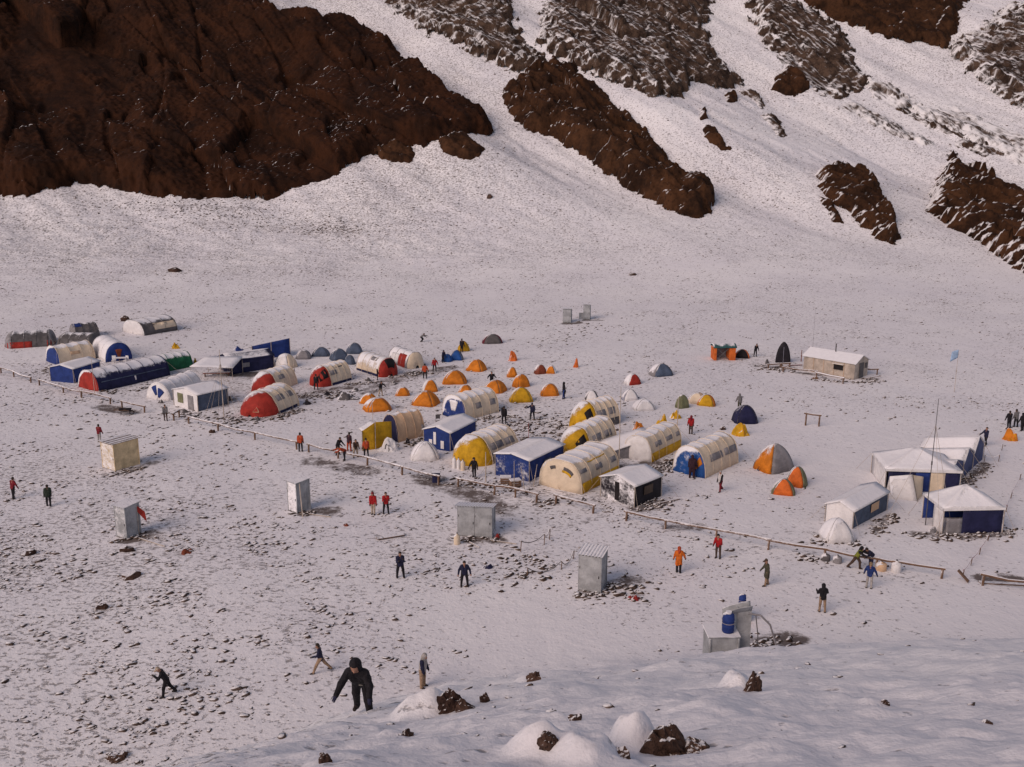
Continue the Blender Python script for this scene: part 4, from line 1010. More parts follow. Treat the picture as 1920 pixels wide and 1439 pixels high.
pole('tall thin antenna rising between the two white pyramid canopies', (1735, 985), 745, .035, 'dgrey', guys=3)
pole('very thin whip antenna standing at the hut', (1521, 690), 578, .022, 'grey')
pole('slim pole with a limp pale blue flag on the open snow', (1789, 736), 654, .03, 'woodw', 'flag_pole', 'flagpole', 0, ('sky', -.75, .9, .5))
pole('pale pole beside the farther yellow-ended tunnel tent', (1160, 890), 723, .04)
pole('pale stake standing by the small olive tent', (1270, 798), 744, .05)
pole('pale pole in front of the double orange tent', (699, 790), 742, .03)
pole('leaning pole near the man in navy at the camp centre', (991, 858), 790, .025, 'redd')
pole('stout white post between the yellow-ended tunnel and the blue tent', (911, 905), 845, .05)
pole('thin pole standing next to the long dark tunnel tent', (178, 742), 640, .03)
pole('pale stake beside the bright orange dome', (870, 698), 668, .03)
pole('short pale post by the cream and red tunnel tents', (553, 718), 668, .06)
pole('short dark signal post left of the hut', (1502, 678), 655, .06, 'rust')
for i, (b, tp) in enumerate([((984, 920), 872), ((964, 915), 862), ((1000, 912), 868)]):
    pole(['middle guy pole propping the sagging blue tent', 'left guy pole propping the sagging blue tent', 'right guy pole propping the sagging blue tent'][i], b, tp, .035, lean=.15 * (i - 1))

# orange shelter with a dark green top
g = hit(1358, 676)
t = tag(empty('shelter', (g[0], g[1] + .8, gz(g[0], g[1] + .8)), .05), 'orange box-shaped shelter with a snow-dusted dark green top', 'shelter')
for x0, x1 in ((-1.3, -1.0), (.55, 1.3)): box('side_curtain', x0, x1, -.85, .85, -.05, 1.55, M('orange2', .95), t)
box('back_curtain', -1.0, .55, .7, .8, -.05, 1.5, M('grey', .9), t)
tube('brace', [(-.95, -.8, .1), (.5, -.8, 1.5)], .04, Mn('dgrey'), t); tube('brace', [(-.95, -.8, 1.5), (.5, -.8, .1)], .04, Mn('dgrey'), t)
def TOP(u, v): return np.stack([-1.4 + 2.8 * u, -.95 + 1.9 * v, 1.62 + .30 * np.sin(pi * np.clip(v, 0, 1)) * (1 - .25 * np.sin(2 * pi * u) ** 2)], -1)
surf('top', TOP, 0, 1, 0, 1, 13, 9, M('teal', .86), t, .0, .12)
# dark arched toilet tent
g = hit(1470, 682)
t = tag(empty('upright_tent', (g[0], g[1] + .6, gz(g[0], g[1] + .6)), -.1), 'tall dark violet arched tent standing upright left of the hut', 'tent')
A = arch(1.7, 2.5, 1.8)
def UT(u, v):
    y, z = A(v, 1 - .75 * np.clip(np.abs(u - .35) / .65, 0, 1) ** 2.5)
    return np.stack([y, -.6 + 1.4 * u, z], -1)
surf('shell', UT, 0.3, 1, 0, pi, 9, 15, M('dark', 1.0), t)
def UF(r, v):
    y, z = A(v, 1.0); return np.stack([y * r, -.19 + 0 * y, z * r], -1)
surf('front', UF, .02, 1, 0, pi, 5, 15, Mn((.05, .035, .05) if False else 'black'), t)
tube('zip', [(0, -.22, .05), (0, -.24, 1.9)], .02, Mn('lilac'), t)

# ------------------------------------------------------------------ latrines and sheds
cabin('cream plywood shed with a snow-plastered left wall on the open snow', (200, 872), (223, 886), (267, 873), 2.25, 'ply', doors=1, slope=.0, name='shed', group='sheds and cabins', roofmat='woodw', wl=(1.7, 2.25))
sh = bpy.data.objects['shed']
for k in range(3): tube('roof_rail', [(-.3, -.7 + .5 * k, 2.36), (2.4, -.7 + .5 * k, 2.36)], .03, M('wood', .8), sh)
cabin('narrow grey metal cabin with a red flag at its side', (221, 1003), (242, 1013), (262, 1004), 2.3, 'metal', group='sheds and cabins', slope=.1, wl=(1.05, 1.15))
cabin('narrow grey metal cabin standing alone, a plank leaning on it', (541, 955), (561, 965), (581, 958), 2.35, 'metal', group='sheds and cabins', slope=.1, wl=(1.05, 1.15))
cabin('wide double-doored metal cabin with a corrugated snowy roof', (857, 1009), (922, 1009), (928, 992), 1.75, 'metal', doors=2, group='sheds and cabins', slope=-.45, h_over=.16, wl=(2.3, 1.6))
cabin('grey metal cabin with a snow-capped roof beside the sagging tape line', (1084, 1112), (1124, 1113), (1135, 1095), 2.35, 'metal', group='sheds and cabins', slope=.05, wl=(1.35, 1.4))
cabin('far grey metal toilet cabin, left one of the far pair', (1056, 605), (1070, 606), (1073, 601), 2.0, 'metal', group='far toilet cabins', wl=(1.15, 1.1))
cabin('far grey metal toilet cabin, taller right one of the far pair', (1094, 601), (1105, 600), (1107, 596), 2.2, 'metal', group='far toilet cabins', wl=(.95, 1.0))
g = hit(1090, 598)
t = tag(empty('crate', (g[0], g[1], gz(*g[:2]))), 'small grey crate between the two far toilet cabins', 'crate')
box('body', -.35, .35, -.3, .3, -.05, .85, M('metal', .8), t); box('lid', -.4, .4, -.35, .35, .86, .95, M('metal', .6), t)
g = hit(262, 1000)
pole('short stick with a limp bright red pennant beside the narrow cabin', (261, 1002), 944, .025, 'woodw', 'flag_pole', 'flag', 0, ('red', .55, .45, .75), group='pennant')
# leaning planks
def plank(label, p, length, rz, tilt=0.0, w=.14, col='wood', z0=.06, dmin=3.0, group='planks and poles on the snow'):
    g = hit(*p, dmin)
    o = box('plank', -length / 2, length / 2, -w / 2, w / 2, -.03, .03, M(col, .86), None)
    o.location = (g[0], g[1], gz(*g[:2]) + z0 + abs(math.sin(tilt)) * length / 2); o.rotation_euler = (0, -tilt, rz)
    return tag(o, label, 'plank', group)
plank('long pale plank leaning against the lone narrow metal cabin', (566, 968), 2.4, 1.9, 1.15, .07, 'woodw')
plank('pale plank lying by the foot of the flagged cabin', (285, 1018), 2.6, -.55, 0, .10, 'woodw')
plank('pale plank lying in front of the lone narrow cabin', (600, 968), 1.8, -.35, 0, .08, 'woodw')
plank('wide dark board half buried in snow near the red-coated pair', (732, 1008), 1.9, .42, 0, .5, 'wood', .10)
plank('board lying behind the double-doored cabin', (945, 1018), 1.8, -.35, 0, .09, 'woodw')
plank('short board in front of the double-doored cabin', (888, 1022), 1.3, -.9, 0, .08, 'woodw')
plank('long board lying below the black frame tent', (1250, 942), 2.4, .5, 0, .16, 'wood')
plank('dark beam lying in front of the tall arched tent', (1452, 690), 3.0, .15, 0, .25, 'wood', .15)
plank('dark beam lying just left of the hut', (1490, 686), 1.8, .1, 0, .3, 'rust', .12)
plank('pole lying in the stone heap at the hut end', (1636, 712), 2.6, .5, 0, .12, 'wood', .25)
plank('fallen board beside the gap in the right-hand fence', (1805, 1090), .9, 2.4, .7, .3, 'wood')
plank('dark board under the snow-topped rail at the right edge', (1885, 1096), 3.0, -.12, 0, .35, 'wood')

# box with the blue drum behind the edge of the near slope
g = hit(1352, 1234, 46.5)
zb = gz(g[0], g[1])
t = tag(empty('water_tank_box', (g[0], g[1], zb), .03), 'grey metal water box half hidden by the near snow slope', 'box')
k = mpp(g)
box('body', -.75, .66, -.6, .6, -.5, 1.28, M('metal', .88), t, .03)
box('lid', -.80, .71, -.65, .65, 1.282, 1.34, M('metal', .5), t)
for x in (-.70, .61): box('edge_strip', x - .04, x + .04, -.66, -.612, -.4, 1.25, Mw('metal'), t)
t2 = tag(empty('chute', (g[0] + .98, g[1] + .1, zb), 0), 'upright sheet-metal chute with a bent top beside the water box', 'chute')
panel('back_sheet', [(-.25, -.1, -.4), (.32, -.1, -.4), (.38, .1, 2.35), (-.28, .1, 2.35)], M('metal', .95), t2, .04)
panel('side_sheet', [(-.25, -.1, -.4), (-.28, .1, 2.35), (-.33, .6, 2.35), (-.30, .6, -.4)], M('metal', .95), t2, .04)
def CH(u, v): return np.stack([-.95 + 1.3 * u, -.1 + .5 * v, 2.08 + .34 * np.sin(u * 1.5) + .16 * np.cos(2 * pi * v)], -1)
surf('spout', CH, 0, 1, 0, 1, 8, 10, M('metal', .85), t2, 0, .05)
def drum(label, x, y, z, r, h, col, cap='white', group='blue plastic drums'):
    t = tag(empty('drum', (x, y, z)), label, 'drum', group)
    prof = [(0, 0), (.88, 0), (1, .06), (1, .28), (1.04, .30), (1.04, .34), (1, .36), (1, .62), (1.04, .64), (1.04, .68), (1, .70), (.95, .90), (.6, .98), (0, .985)]
    n = 16; vv = []; ff = []
    for pr, pz in prof:
        for i in range(n): vv.append((pr * r * math.cos(2 * pi * i / n), pr * r * math.sin(2 * pi * i / n), pz * h))
    for j in range(len(prof) - 1):
        for i in range(n): ff.append((j * n + i, j * n + (i + 1) % n, (j + 1) * n + (i + 1) % n, (j + 1) * n + i))
    mesh_obj('body', vv, ff, M(col, .98), t, True)
    tube('cap', [(0, 0, h * .97), (0, 0, h * 1.07)], r * .5, M(cap, .5), t, 12)
    tube('strap', [(r * 1.02 * math.cos(a), r * 1.02 * math.sin(a), h * .5) for a in np.linspace(0, 2 * pi, 17)], .012, Mn('woodw'), t, 4)
    return t
drum('royal blue drum strapped on top of the grey water box', g[0] + .22, g[1] - .1, zb + 1.34, .28, .95, 'blue')
g2 = hit(1390, 1162, 46)
t = tag(empty('crate', (g2[0], g2[1], gz(*g2[:2])), .1), 'low orange-slatted crate carrying the small blue drum', 'crate', 'crates')
for kz in range(3): box('slat', -.42, .42, -.34, -.30, .08 + kz * .22, .22 + kz * .22, M('orange2', .9), t)
for x in (-.42, .40): box('post', x, x + .04, -.30, .30, -.05, .75, M('woodw', .8), t)
box('board', -.45, .45, -.33, .33, .752, .79, M('woodw', .7), t)
drum('small royal blue drum on the slatted crate behind the chute', g2[0], g2[1], gz(*g2[:2]) + .80, .20, .75, 'blue')
def cable(name, label, pts, r, col, cat, group='hoses and lines', dmin=3.0):
    o = tube('line', pts, r, M(col, 1.2), None, 6)
    o.name = name
    return tag(o, label, cat, group)
h0 = np.array([g[0] + 1.15, g[1], zb - .3])
cable('hose', 'grey hose arching down to the ground from the metal chute', [h0 + (0, 0, 2.5), h0 + (.55, -.1, 2.45), h0 + (1.0, -.15, 2.0), h0 + (1.25, -.2, 1.2), h0 + (1.5, -.3, .5), h0 + (1.9, -.5, .12), h0 + (2.3, -.6, .06)], .05, 'grey', 'hose')
cable('hose', 'thin dark hose hanging straight from the metal chute', [h0 + (.35, 0, 2.4), h0 + (.5, 0, 1.4), h0 + (.5, 0, .5), h0 + (.3, -.2, .1)], .025, 'dgrey', 'hose')

# ------------------------------------------------------------------ rail fence: runs between gaps
def fence(label, posts, hpx=.62, lean=0, col='wood', skip=(), rail_to=None, group='low rail fence around the camp'):
    P = [hit(*p) for p in posts]
    o = P[0]
    t = tag(empty('rail_fence', (o[0], o[1], gz(*o[:2]))), label, 'fence', group)
    L_ = [np.array([p[0] - o[0], p[1] - o[1], gz(p[0], p[1]) - gz(o[0], o[1])]) for p in P]
    hs_ = [hpx * RNG.uniform(.92, 1.08) for _ in P]
    for i, (q, h) in enumerate(zip(L_, hs_)):
        if i in skip: continue
        tube('post', [q + (0, 0, -.15), q + (.02, 0, h)], .085, M(col, .46, .7), t, 7)
    for i in range(len(L_) - 1):
        a, b = L_[i] + (0, 0, hs_[i] + .05), L_[i + 1] + (0, 0, hs_[i + 1] + .05)
        d = (b - a) / np.linalg.norm(b - a)
        tube('rail', [a - d * .18, (a + b) / 2 + (RNG.uniform(-.06, .06), RNG.uniform(-.1, .1), RNG.uniform(-.12, .03)), b + d * .18], .085, M(col, .50, .8), t, 8)
    return t
fence('rail fence run at the far left edge, before the first gap', [(2, 700), (26, 707), (58, 718)])
fence('rail fence run below the blue frame tent and the long dark tunnel', [(74, 723), (119, 737), (153, 746), (207, 758)])
fence('rail fence run just right of the bare patch by the round-fronted tent', [(229, 765), (271, 774)])
fence('single stub of rail fence beside the grey-brown dressed man', [(326, 789), (336, 783)])
fence('rail fence run below the emblem-marked red tent', [(354, 795), (409, 808), (478, 825), (556, 843)])
fence('rail fence run where the group bends over the rail', [(579, 848), (634, 860), (689, 873), (754, 891), (822, 909)])
fence('rail fence run below the sagging blue tent', [(859, 913), (927, 928), (966, 933), (1006, 943)])
fence('short rail fence run below the slit-windowed cream tent', [(1042, 945), (1112, 963)])
fence('long dark rail fence run from the black tent towards the red-coated man', [(1174, 977), (1247, 992), (1342, 1012), (1440, 1031)])
fence('rail fence run behind the two people stooping at the lower right', [(1440, 1031), (1545, 1049), (1642, 1067), (1677, 1071), (1765, 1085)], skip=(0,))
fence('rail fence run at the right edge beyond the last gap', [(1842, 1098), (1935, 1112)])
fence('upper rail in front of the hut', [(1468, 698), (1530, 705)], .55, group='rails at the hut')
fence('lower rail in front of the hut door', [(1530, 709), (1580, 720)], .6, group='rails at the hut')
fence('short rail behind the hut on its right', [(1622, 702), (1644, 703)], .6, group='rails at the hut')
fence('white railing stub at the tall arched tent', [(1440, 692), (1480, 690)], .5, group='rails at the hut')
fence('lone goal-shaped frame of thin posts on the open snow', [(1510, 798), (1535, 800)], 1.05, group='frame')

def line_fence(label, posts, h, sag, col, group='sagging tape lines', stripe=False):
    P = [hit(*p) for p in posts]; o = P[0]
    t = tag(empty('tape_line', (o[0], o[1], gz(*o[:2]))), label, 'tape', group)
    L_ = [np.array([p[0] - o[0], p[1] - o[1], gz(p[0], p[1]) - gz(o[0], o[1])]) for p in P]
    for q in L_: tube('stake', [q + (0, 0, -.1), q + (.05, 0, h)], .03, M('wood', .7), t, 5)
    for a, b in zip(L_[:-1], L_[1:]):
        pts = [a + (b - a) * s + (0, 0, h - sag * 4 * s * (1 - s)) for s in np.linspace(0, 1, 8)]
        tube('tape', pts, .03, M(col, .6), t, 5)
    return t
line_fence('sagging snow-crusted line on crossed stakes behind the lone cabin', [(976, 1035), (1020, 1022), (1030, 1012)], .75, .3, 'dgrey')
line_fence('dark drooping hose line between stakes left of the lone cabin', [(988, 1080), (1052, 1068), (1075, 1048)], .55, .5, 'dgrey')
line_fence('red tape line running down from the navy-curtained canopy', [(1852, 1015), (1836, 1040), (1820, 1060), (1805, 1082)], .45, .12, 'red')
line_fence('faint tape line on short stakes at the right edge of the compound', [(1912, 900), (1895, 935), (1886, 960)], .5, .15, 'redd')
line_fence('low white tape line beyond the blue gable ends', [(1845, 866), (1872, 866), (1878, 845)], .6, .2, 'white')

# small camp furniture
def chair(label, p, rz, col='white', group='white plastic chairs', s=1.0):
    g = hit(*p)
    t = tag(empty('chair', (g[0], g[1], gz(*g[:2])), rz), label, 'chair', group)
    box('seat', -.22 * s, .22 * s, -.22 * s, .22 * s, .40 * s, .45 * s, M(col, .7), t)
    box('backrest', -.22 * s, .22 * s, .18 * s, .22 * s, .50 * s, .92 * s, M(col, .8), t)
    for x in (-.19, .19):
        for y in (-.19, .19): box('leg', (x - .025) * s, (x + .025) * s, (y - .025) * s, (y + .025) * s, -.05, (.40 if y < 0 else .52) * s, M(col, .9), t)
    return t
chair('white chair left of the table at the blue arched front', (214, 682), .2)
chair('white chair right of the table at the blue arched front', (237, 682), -.4)
g = hit(226, 682)
t = tag(empty('table', (g[0], g[1], gz(*g[:2])), .1), 'small snowy white table before the blue arched front', 'table')
box('table_top', -.75, .75, -.35, .35, .68, .73, M('white', .5), t)
for x in (-.68, .68):
    for y in (-.3, .3): box('leg', x - .03, x + .03, y - .03, y + .03, -.05, .68, M('white', .9), t)
chair('dark-framed chair by the blue front of the cream tunnel', (822, 796), .3, 'dgrey', 'dark chair', 1.0)
def bottle(label, p, h=1.0, r=.17, col='white', group='gas bottles'):
    g = hit(*p)
    t = tag(empty('gas_bottle', (g[0], g[1], gz(*g[:2]) - .03)), label, 'bottle', group)
    prof = [(0, 0), (.9, 0), (1, .05), (1, .74), (.8, .84), (.3, .89), (.3, 1.0), (0, 1.0)]
    n = 12; vv = [(a * r * math.cos(2 * pi * i / n), a * r * math.sin(2 * pi * i / n), b * h) for a, b in prof for i in range(n)]
    mesh_obj('body', vv, [(j * n + i, j * n + (i + 1) % n, (j + 1) * n + (i + 1) % n, (j + 1) * n + i) for j in range(len(prof) - 1) for i in range(n)], M(col, .7), t, True)
    tube('valve', [(0, 0, h * .98), (0, 0, h * 1.1)], r * .2, Mn('dgrey'), t)
    return t
bottle('white gas bottle, leftmost at the yellow tent end', (852, 878)); bottle('white gas bottle, middle one at the yellow tent end', (860, 880), .95); bottle('pale gas bottle, rightmost at the yellow tent end', (868, 882), .9, .19, 'cream')
bottle('lone pale drum-like bottle at the left of the double-doored cabin', (857, 1020), .75, .22, 'cream', 'pale bottle')
bottle('white canister right under the rail beside the stooping pair', (1680, 1072), .75, .3, 'white', 'canisters by the fence')
bottle('tan canister under the rail beside the stooping pair', (1652, 1069), .6, .32, 'tan', 'canisters by the fence')
bottle('grey canister under the rail left of the stooping pair', (1570, 1055), .5, .28, 'grey', 'canisters by the fence')
bottle('dark canister under the rail nearest the dry stones', (1548, 1051), .5, .28, 'dgrey', 'canisters by the fence')
g = hit(817, 908)
t = tag(empty('bin', (g[0], g[1] + .5, gz(*g[:2]))), 'dark bin behind the fence post at the muddy gap', 'bin')
box('body', -.3, .3, -.25, .25, -.05, .75, Mn('navy'), t, .05); box('lid', -.33, .33, -.28, .28, .752, .82, M('navy', .8), t)
g = hit(590, 848)
for i, (p, lab) in enumerate([((1002, 907), 'snow-topped crate, left of two at the sagging blue tent'), ((975, 905), 'snow-topped crate, right of two at the sagging blue tent')]):
    p = [(948, 906), (966, 912)][i]
    g = hit(*p)
    t = tag(empty('crate', (g[0], g[1], gz(*g[:2])), .3 * i), lab, 'crate', 'crates')
    for kz in range(3): box('slat', -.4, .4, -.32, -.29, .02 + kz * .16, .15 + kz * .16, M('wood', .9), t)
    for x in (-.4, .36): box('post', x, x + .04, -.288, .3, -.05, .5, M('wood', .9), t)
    box('lid', -.43, .43, -.33, .33, .502, .55, M('woodw', .5), t)
g = hit(235, 778)
t = tag(empty('barrow', (g[0], g[1], gz(*g[:2])), .2), 'small dark wheelbarrow on the bare patch by the left fence', 'barrow')
panel('tray', [(-.5, -.3, .5), (.5, -.25, .45), (.6, .3, .6), (-.6, .3, .62)], Mn('dark'), t, .05, .15)
for y in (-.22, .22): tube('handle', [(.4, y, .45), (-1.0, y, .55)], .03, Mn('wood'), t)
for y in (-.22, .22): tube('leg', [(-.35, y, .5), (-.4, y, -.03)], .025, Mn('dgrey'), t)
tube('wheel', [(.62 + .2 * math.cos(a), 0, .2 + .2 * math.sin(a)) for a in np.linspace(0, 2 * pi, 13)], .05, Mn('dark'), t)

# odds and ends between the tents
GEAR = ['dark gear bundle at the rear corner of the emblem-marked red tent', 'black gear bundle on the stony strip right of the emblem-marked red tent', 'gear bundle at the left of the red door flap tent', 'gear bundle on the path below the red door flap tent', 'gear bundle beside the collapsed tent cloth heap', 'black bundle below the red tent with the dark doorway', 'gear bundle at the left side of the emblem-marked red tent', 'gear bundle in front of the slate blue frame tent', 'gear bundle before the round-fronted white tunnel tent', 'gear heap, middle of three between the tan tent and the blue frame tent', 'black gear heap, left of three between the tan tent and the blue frame tent', 'gear heap, right of three between the tan tent and the blue frame tent', 'gear bundle in the rubble left of the blue-doored tunnel tent', 'black gear bundle touching the blue-doored tunnel tent', 'gear bundle at the corner of the slit-windowed tent and fence', 'gear bundle among the stones at the black frame tent', 'navy gear bundle at the white porch of the orange and grey dome', 'brown gear bundle in front of the upright arched tent', 'gear bundle left of the upright arched tent', 'brown gear bundle under the rail by the hut', "large grey gear heap at the navy-curtained canopy's left leg", 'gear bundle at the feet of the man by the cream tunnel', 'gear bundle in front of the emblem-marked red tent']
for i_, (p_, w_, h_, c_) in enumerate([((536, 752), 26, 9, 'dgrey'), ((574, 760), 22, 10, 'black'), ((690, 716), 16, 8, 'dgrey'), ((737, 722), 20, 7, 'dgrey'), ((668, 735), 26, 7, 'dgrey'), ((612, 742), 18, 7, 'black'), ((430, 752), 14, 9, 'dgrey'), ((345, 775), 18, 8, 'dgrey'), ((300, 757), 16, 7, 'dgrey'), ((775, 836), 18, 9, 'dgrey'), ((764, 832), 14, 9, 'black'), ((786, 830), 14, 8, 'dgrey'), ((1236, 886), 18, 9, 'dgrey'), ((1257, 874), 16, 8, 'black'), ((1095, 940), 16, 7, 'dgrey'), ((1205, 954), 16, 8, 'dgrey'), ((1425, 884), 18, 9, 'navy'), ((1465, 690), 18, 7, 'wood'), ((1440, 684), 16, 8, 'dgrey'), ((1530, 712), 18, 6, 'wood'), ((1752, 1000), 24, 12, 'grey'), ((950, 800), 16, 6, 'dgrey'), ((480, 790), 20, 7, 'dgrey')]):
    flop(GEAR[i_], p_[0], p_[1], w_, h_, c_, 40 + i_, .74, group='gear bundles between the tents', name='gear_bundle', cat='bundle')

# ------------------------------------------------------------------ people
def surface_net(F, org, vox):
    """closed surface at F = 0 on a grid (negative inside)"""
    s = F < 0
    nx, ny, nz = F.shape
    c = [s[i:nx - 1 + i, j:ny - 1 + j, k:nz - 1 + k] for i in (0, 1) for j in (0, 1) for k in (0, 1)]
    tot = sum(a.astype(int) for a in c)
    act = (tot > 0) & (tot < 8)
    cell = np.argwhere(act)
    idx = -np.ones(act.shape, np.int64); idx[act] = np.arange(len(cell))
    acc = np.zeros((len(cell), 3)); cnt = np.zeros(len(cell))
    off = np.array([(i, j, k) for i in (0, 1) for j in (0, 1) for k in (0, 1)])
    vals = np.stack([F[cell[:, 0] + o[0], cell[:, 1] + o[1], cell[:, 2] + o[2]] for o in off], 1)
    for a in range(8):
        for b in range(a + 1, 8):
            if np.abs(off[a] - off[b]).sum() != 1: continue
            va, vb = vals[:, a], vals[:, b]
            m = (va < 0) != (vb < 0)
            t = np.where(m, va / (va - vb + 1e-12), 0)
            acc += np.where(m[:, None], off[a] + (off[b] - off[a]) * t[:, None], 0); cnt += m
    V = (cell + acc / cnt[:, None]) * vox + org
    quads = []
    for ax in range(3):
        o = [0, 0, 0]; o[ax] = 1
        A = s[:nx - o[0], :ny - o[1], :nz - o[2]]; B = s[o[0]:, o[1]:, o[2]:]
        e = np.argwhere(A != B)
        u, w = (ax + 1) % 3, (ax + 2) % 3
        e = e[(e[:, u] > 0) & (e[:, w] > 0) & (e[:, u] < F.shape[u] - 1) & (e[:, w] < F.shape[w] - 1)]
        fl = A[e[:, 0], e[:, 1], e[:, 2]]
        d = np.zeros((4, 3), int); d[1][u] = -1; d[2][u] = -1; d[2][w] = -1; d[3][w] = -1
        q = np.stack([idx[tuple((e + d[i]).T)] for i in range(4)], 1)
        q = np.where(fl[:, None], q, q[:, ::-1])
        quads.append(q)
    return V, np.concatenate(quads)
def rotx(a):
    c, s = math.cos(a), math.sin(a)
    return np.array([[1, 0, 0], [0, c, -s], [0, s, c]])
def rotz(a):
    c, s = math.cos(a), math.sin(a)
    return np.array([[c, -s, 0], [s, c, 0], [0, 0, 1]])
SKIN = (.36, .19, .13)
def pmat(col): 
    return cloth('clothing_%d_%d_%d' % tuple(int(c * 255) for c in col), col, 3, var=.30, crease=.35, freq=7)
def person(label, px, py, face, jacket, trousers, height=1.74, head='hood', headcol=None, lean=4, stride=0, spread=5, knees=(4, 4), armL=(8, 12, 12), armR=(8, 12, 12), nod=8, boots=(.03, .02, .018), vox=.030, long_coat=False,
           sleeves=None, dmin=3.0, detail=False, group='people in the camp', hp=None, crouch=0, bulk=1.0, at=None, hands=(.05, .035, .03), sink=.03):
    g = np.array(at) if at is not None else hit(px, py, dmin)
    if not detail:
        j = lambda t_, s_=7: tuple(v_ + RNG.uniform(-s_, s_) for v_ in t_)
        armL, armR, knees = j(armL, 9), j(armR, 9), tuple(max(0, v_) for v_ in j(knees, 5))
        spread, stride, lean, nod = spread + RNG.uniform(-3, 2), stride + RNG.uniform(-4, 5), lean + RNG.uniform(-3, 5), nod + RNG.uniform(-6, 12)
        bulk *= RNG.uniform(.95, 1.14)
    D = lambda a: math.radians(a)
    # facing -Y; the figure's own left is +X
    caps = []      # p0, r0, p1, r1, part
    down = np.array([0, 0, -1.0])
    hip = {1: np.array([.095, 0, 0]), -1: np.array([-.095, 0, 0])}
    feet = []
    B = bulk
    for s, th, kn in ((1, stride + crouch, knees[0] + 2 * crouch), (-1, -stride + crouch, knees[1] + 2 * crouch)):
        dth = np.array([s * math.sin(D(spread)), -math.sin(D(th)) * math.cos(D(spread)), -math.cos(D(th)) * math.cos(D(spread))])
        k = hip[s] + dth * .44
        a2 = th - kn
        dsh = np.array([s * math.sin(D(spread)) * .5, -math.sin(D(a2)), -math.cos(D(a2))]); dsh /= np.linalg.norm(dsh)
        an = k + dsh * .42
        caps += [(hip[s], .105 * B, k, .075 * B, 't'), (k, .075 * B, an, .058 * B, 't'), (an + (0, 0, -.02), .055, an + (s * .02, -.15, -.05), .045, 'b'), (an + (0, .03, -.04), .05, an + (0, -.04, -.05), .052, 'b')]
        feet.append(an[2] - .10)
    Rt = rotx(D(lean))
    up = lambda v: Rt @ np.array(v, float)
    caps += [(up((-.06, 0, -.05)), .125 * B, up((-.065, 0, .2)), .12 * B, 'j'), (up((.06, 0, -.05)), .125 * B, up((.065, 0, .2)), .12 * B, 'j'),
             (up((-.09, 0, .22)), .125 * B, up((-.11, .01, .43)), .095 * B, 'j'), (up((.09, 0, .22)), .125 * B, up((.11, .01, .43)), .095 * B, 'j'), (up((-.14, .01, .46)), .07 * B, up((.14, .01, .46)), .07 * B, 'j')]
    if long_coat:
        for s in (-1, 1): caps.append((up((.06 * s, 0, -.02)), .13, np.array([.09 * s, -.02, -.34]), .135, 'j'))
    else:
        caps.append((up((-.07, 0, -.07)), .11 * B, up((.07, 0, -.07)), .11 * B, 'j'))
    wr = {}
    for s, (pt, ab, el) in ((1, armL), (-1, armR)):
        sh = up((.185 * s, .01, .44))
        d1 = np.array([s * math.sin(D(ab)), -math.sin(D(pt)) * math.cos(D(ab)), -math.cos(D(pt)) * math.cos(D(ab))])
        e = sh + d1 * .29
        a2 = pt + el
        inn = -s * .25 * math.sin(D(min(el, 90)))
        d2 = np.array([s * math.sin(D(ab)) * .7 + inn, -math.sin(D(a2)), -math.cos(D(a2))]); d2 /= np.linalg.norm(d2)
        w_ = e + d2 * .25
        caps += [(sh, .078 * B, e, .065 * B, 's' if sleeves is not None else 'j'), (e, .064 * B, w_, .05 * B, 's' if sleeves is not None else 'j'), (w_, .036, w_ + d2 * .09, .042, 'h')]
        wr[s] = (w_ + d2 * .09, d2)
    Rh = rotx(D(lean * .6 + nod))
    nb = up((0, .01, .47))
    hd = lambda v: nb + Rh @ np.array(v, float)
    caps += [(up((0, .01, .42)), .075, hd((0, 0, .12)), .058, 'j' if head == 'hood' else 'k')]
    caps += [(hd((0, .015, .21)), .092, hd((0, 0, .17)), .085, 'k'), (hd((0, -.045, .13)), .05, hd((0, -.035, .16)), .06, 'k'), (hd((0, -.10, .175)), .014, hd((0, -.115, .155)), .018, 'k')]
    hb = 1.14 if detail else 1.0
    if head == 'hood': caps += [(hd((0, .055, .225)), .118 * hb, hd((0, .06, .13)), .105 * hb, 'c'), (hd((0, .06, .1)), .1 * hb, up((0, .06, .42)), .09 * hb, 'c')]
    elif head == 'hat': caps += [(hd((0, .025, .25)), .098, hd((0, .02, .27)), .085, 'c')]
    elif head == 'brim': caps += [(hd((0, .02, .25)), .096, hd((0, .02, .28)), .08, 'c'), (hd((0, -.06, .235)), .06, hd((0, -.17, .225)), .045, 'c')]
    else: caps += [(hd((0, .035, .235)), .098, hd((0, .045, .17)), .085, 'c')]
    sc = height / 1.78
    P0 = np.array([c[0] for c in caps]); P1 = np.array([c[2] for c in caps])
    lo = np.minimum(P0, P1).min(0) - .18; hi = np.maximum(P0, P1).max(0) + .18
    n = np.ceil((hi - lo) / vox).astype(int) + 1
    ax = [lo[i] + vox * np.arange(n[i]) for i in range(3)]
    X, Y, Z = np.meshgrid(*ax, indexing='ij')
    F = None
    kk = .035
    for a, ra, b, rb, _p in caps:
        d = b - a; L2 = float(d @ d) + 1e-9
        t = np.clip(((X - a[0]) * d[0] + (Y - a[1]) * d[1] + (Z - a[2]) * d[2]) / L2, 0, 1)
        f = np.sqrt((X - a[0] - t * d[0]) ** 2 + (Y - a[1] - t * d[1]) ** 2 + (Z - a[2] - t * d[2]) ** 2) - (ra + (rb - ra) * t)
        if F is None: F = f
        else:
            h = np.clip(.5 + .5 * (F - f) / kk, 0, 1)
            F = F * (1 - h) + f * h - kk * h * (1 - h)
    V, Q = surface_net(F, lo, vox)
    ctr = V[Q].mean(1)
    best = np.full(len(Q), 9e9); part = np.zeros(len(Q), int)
    parts = 'tbjshkc'
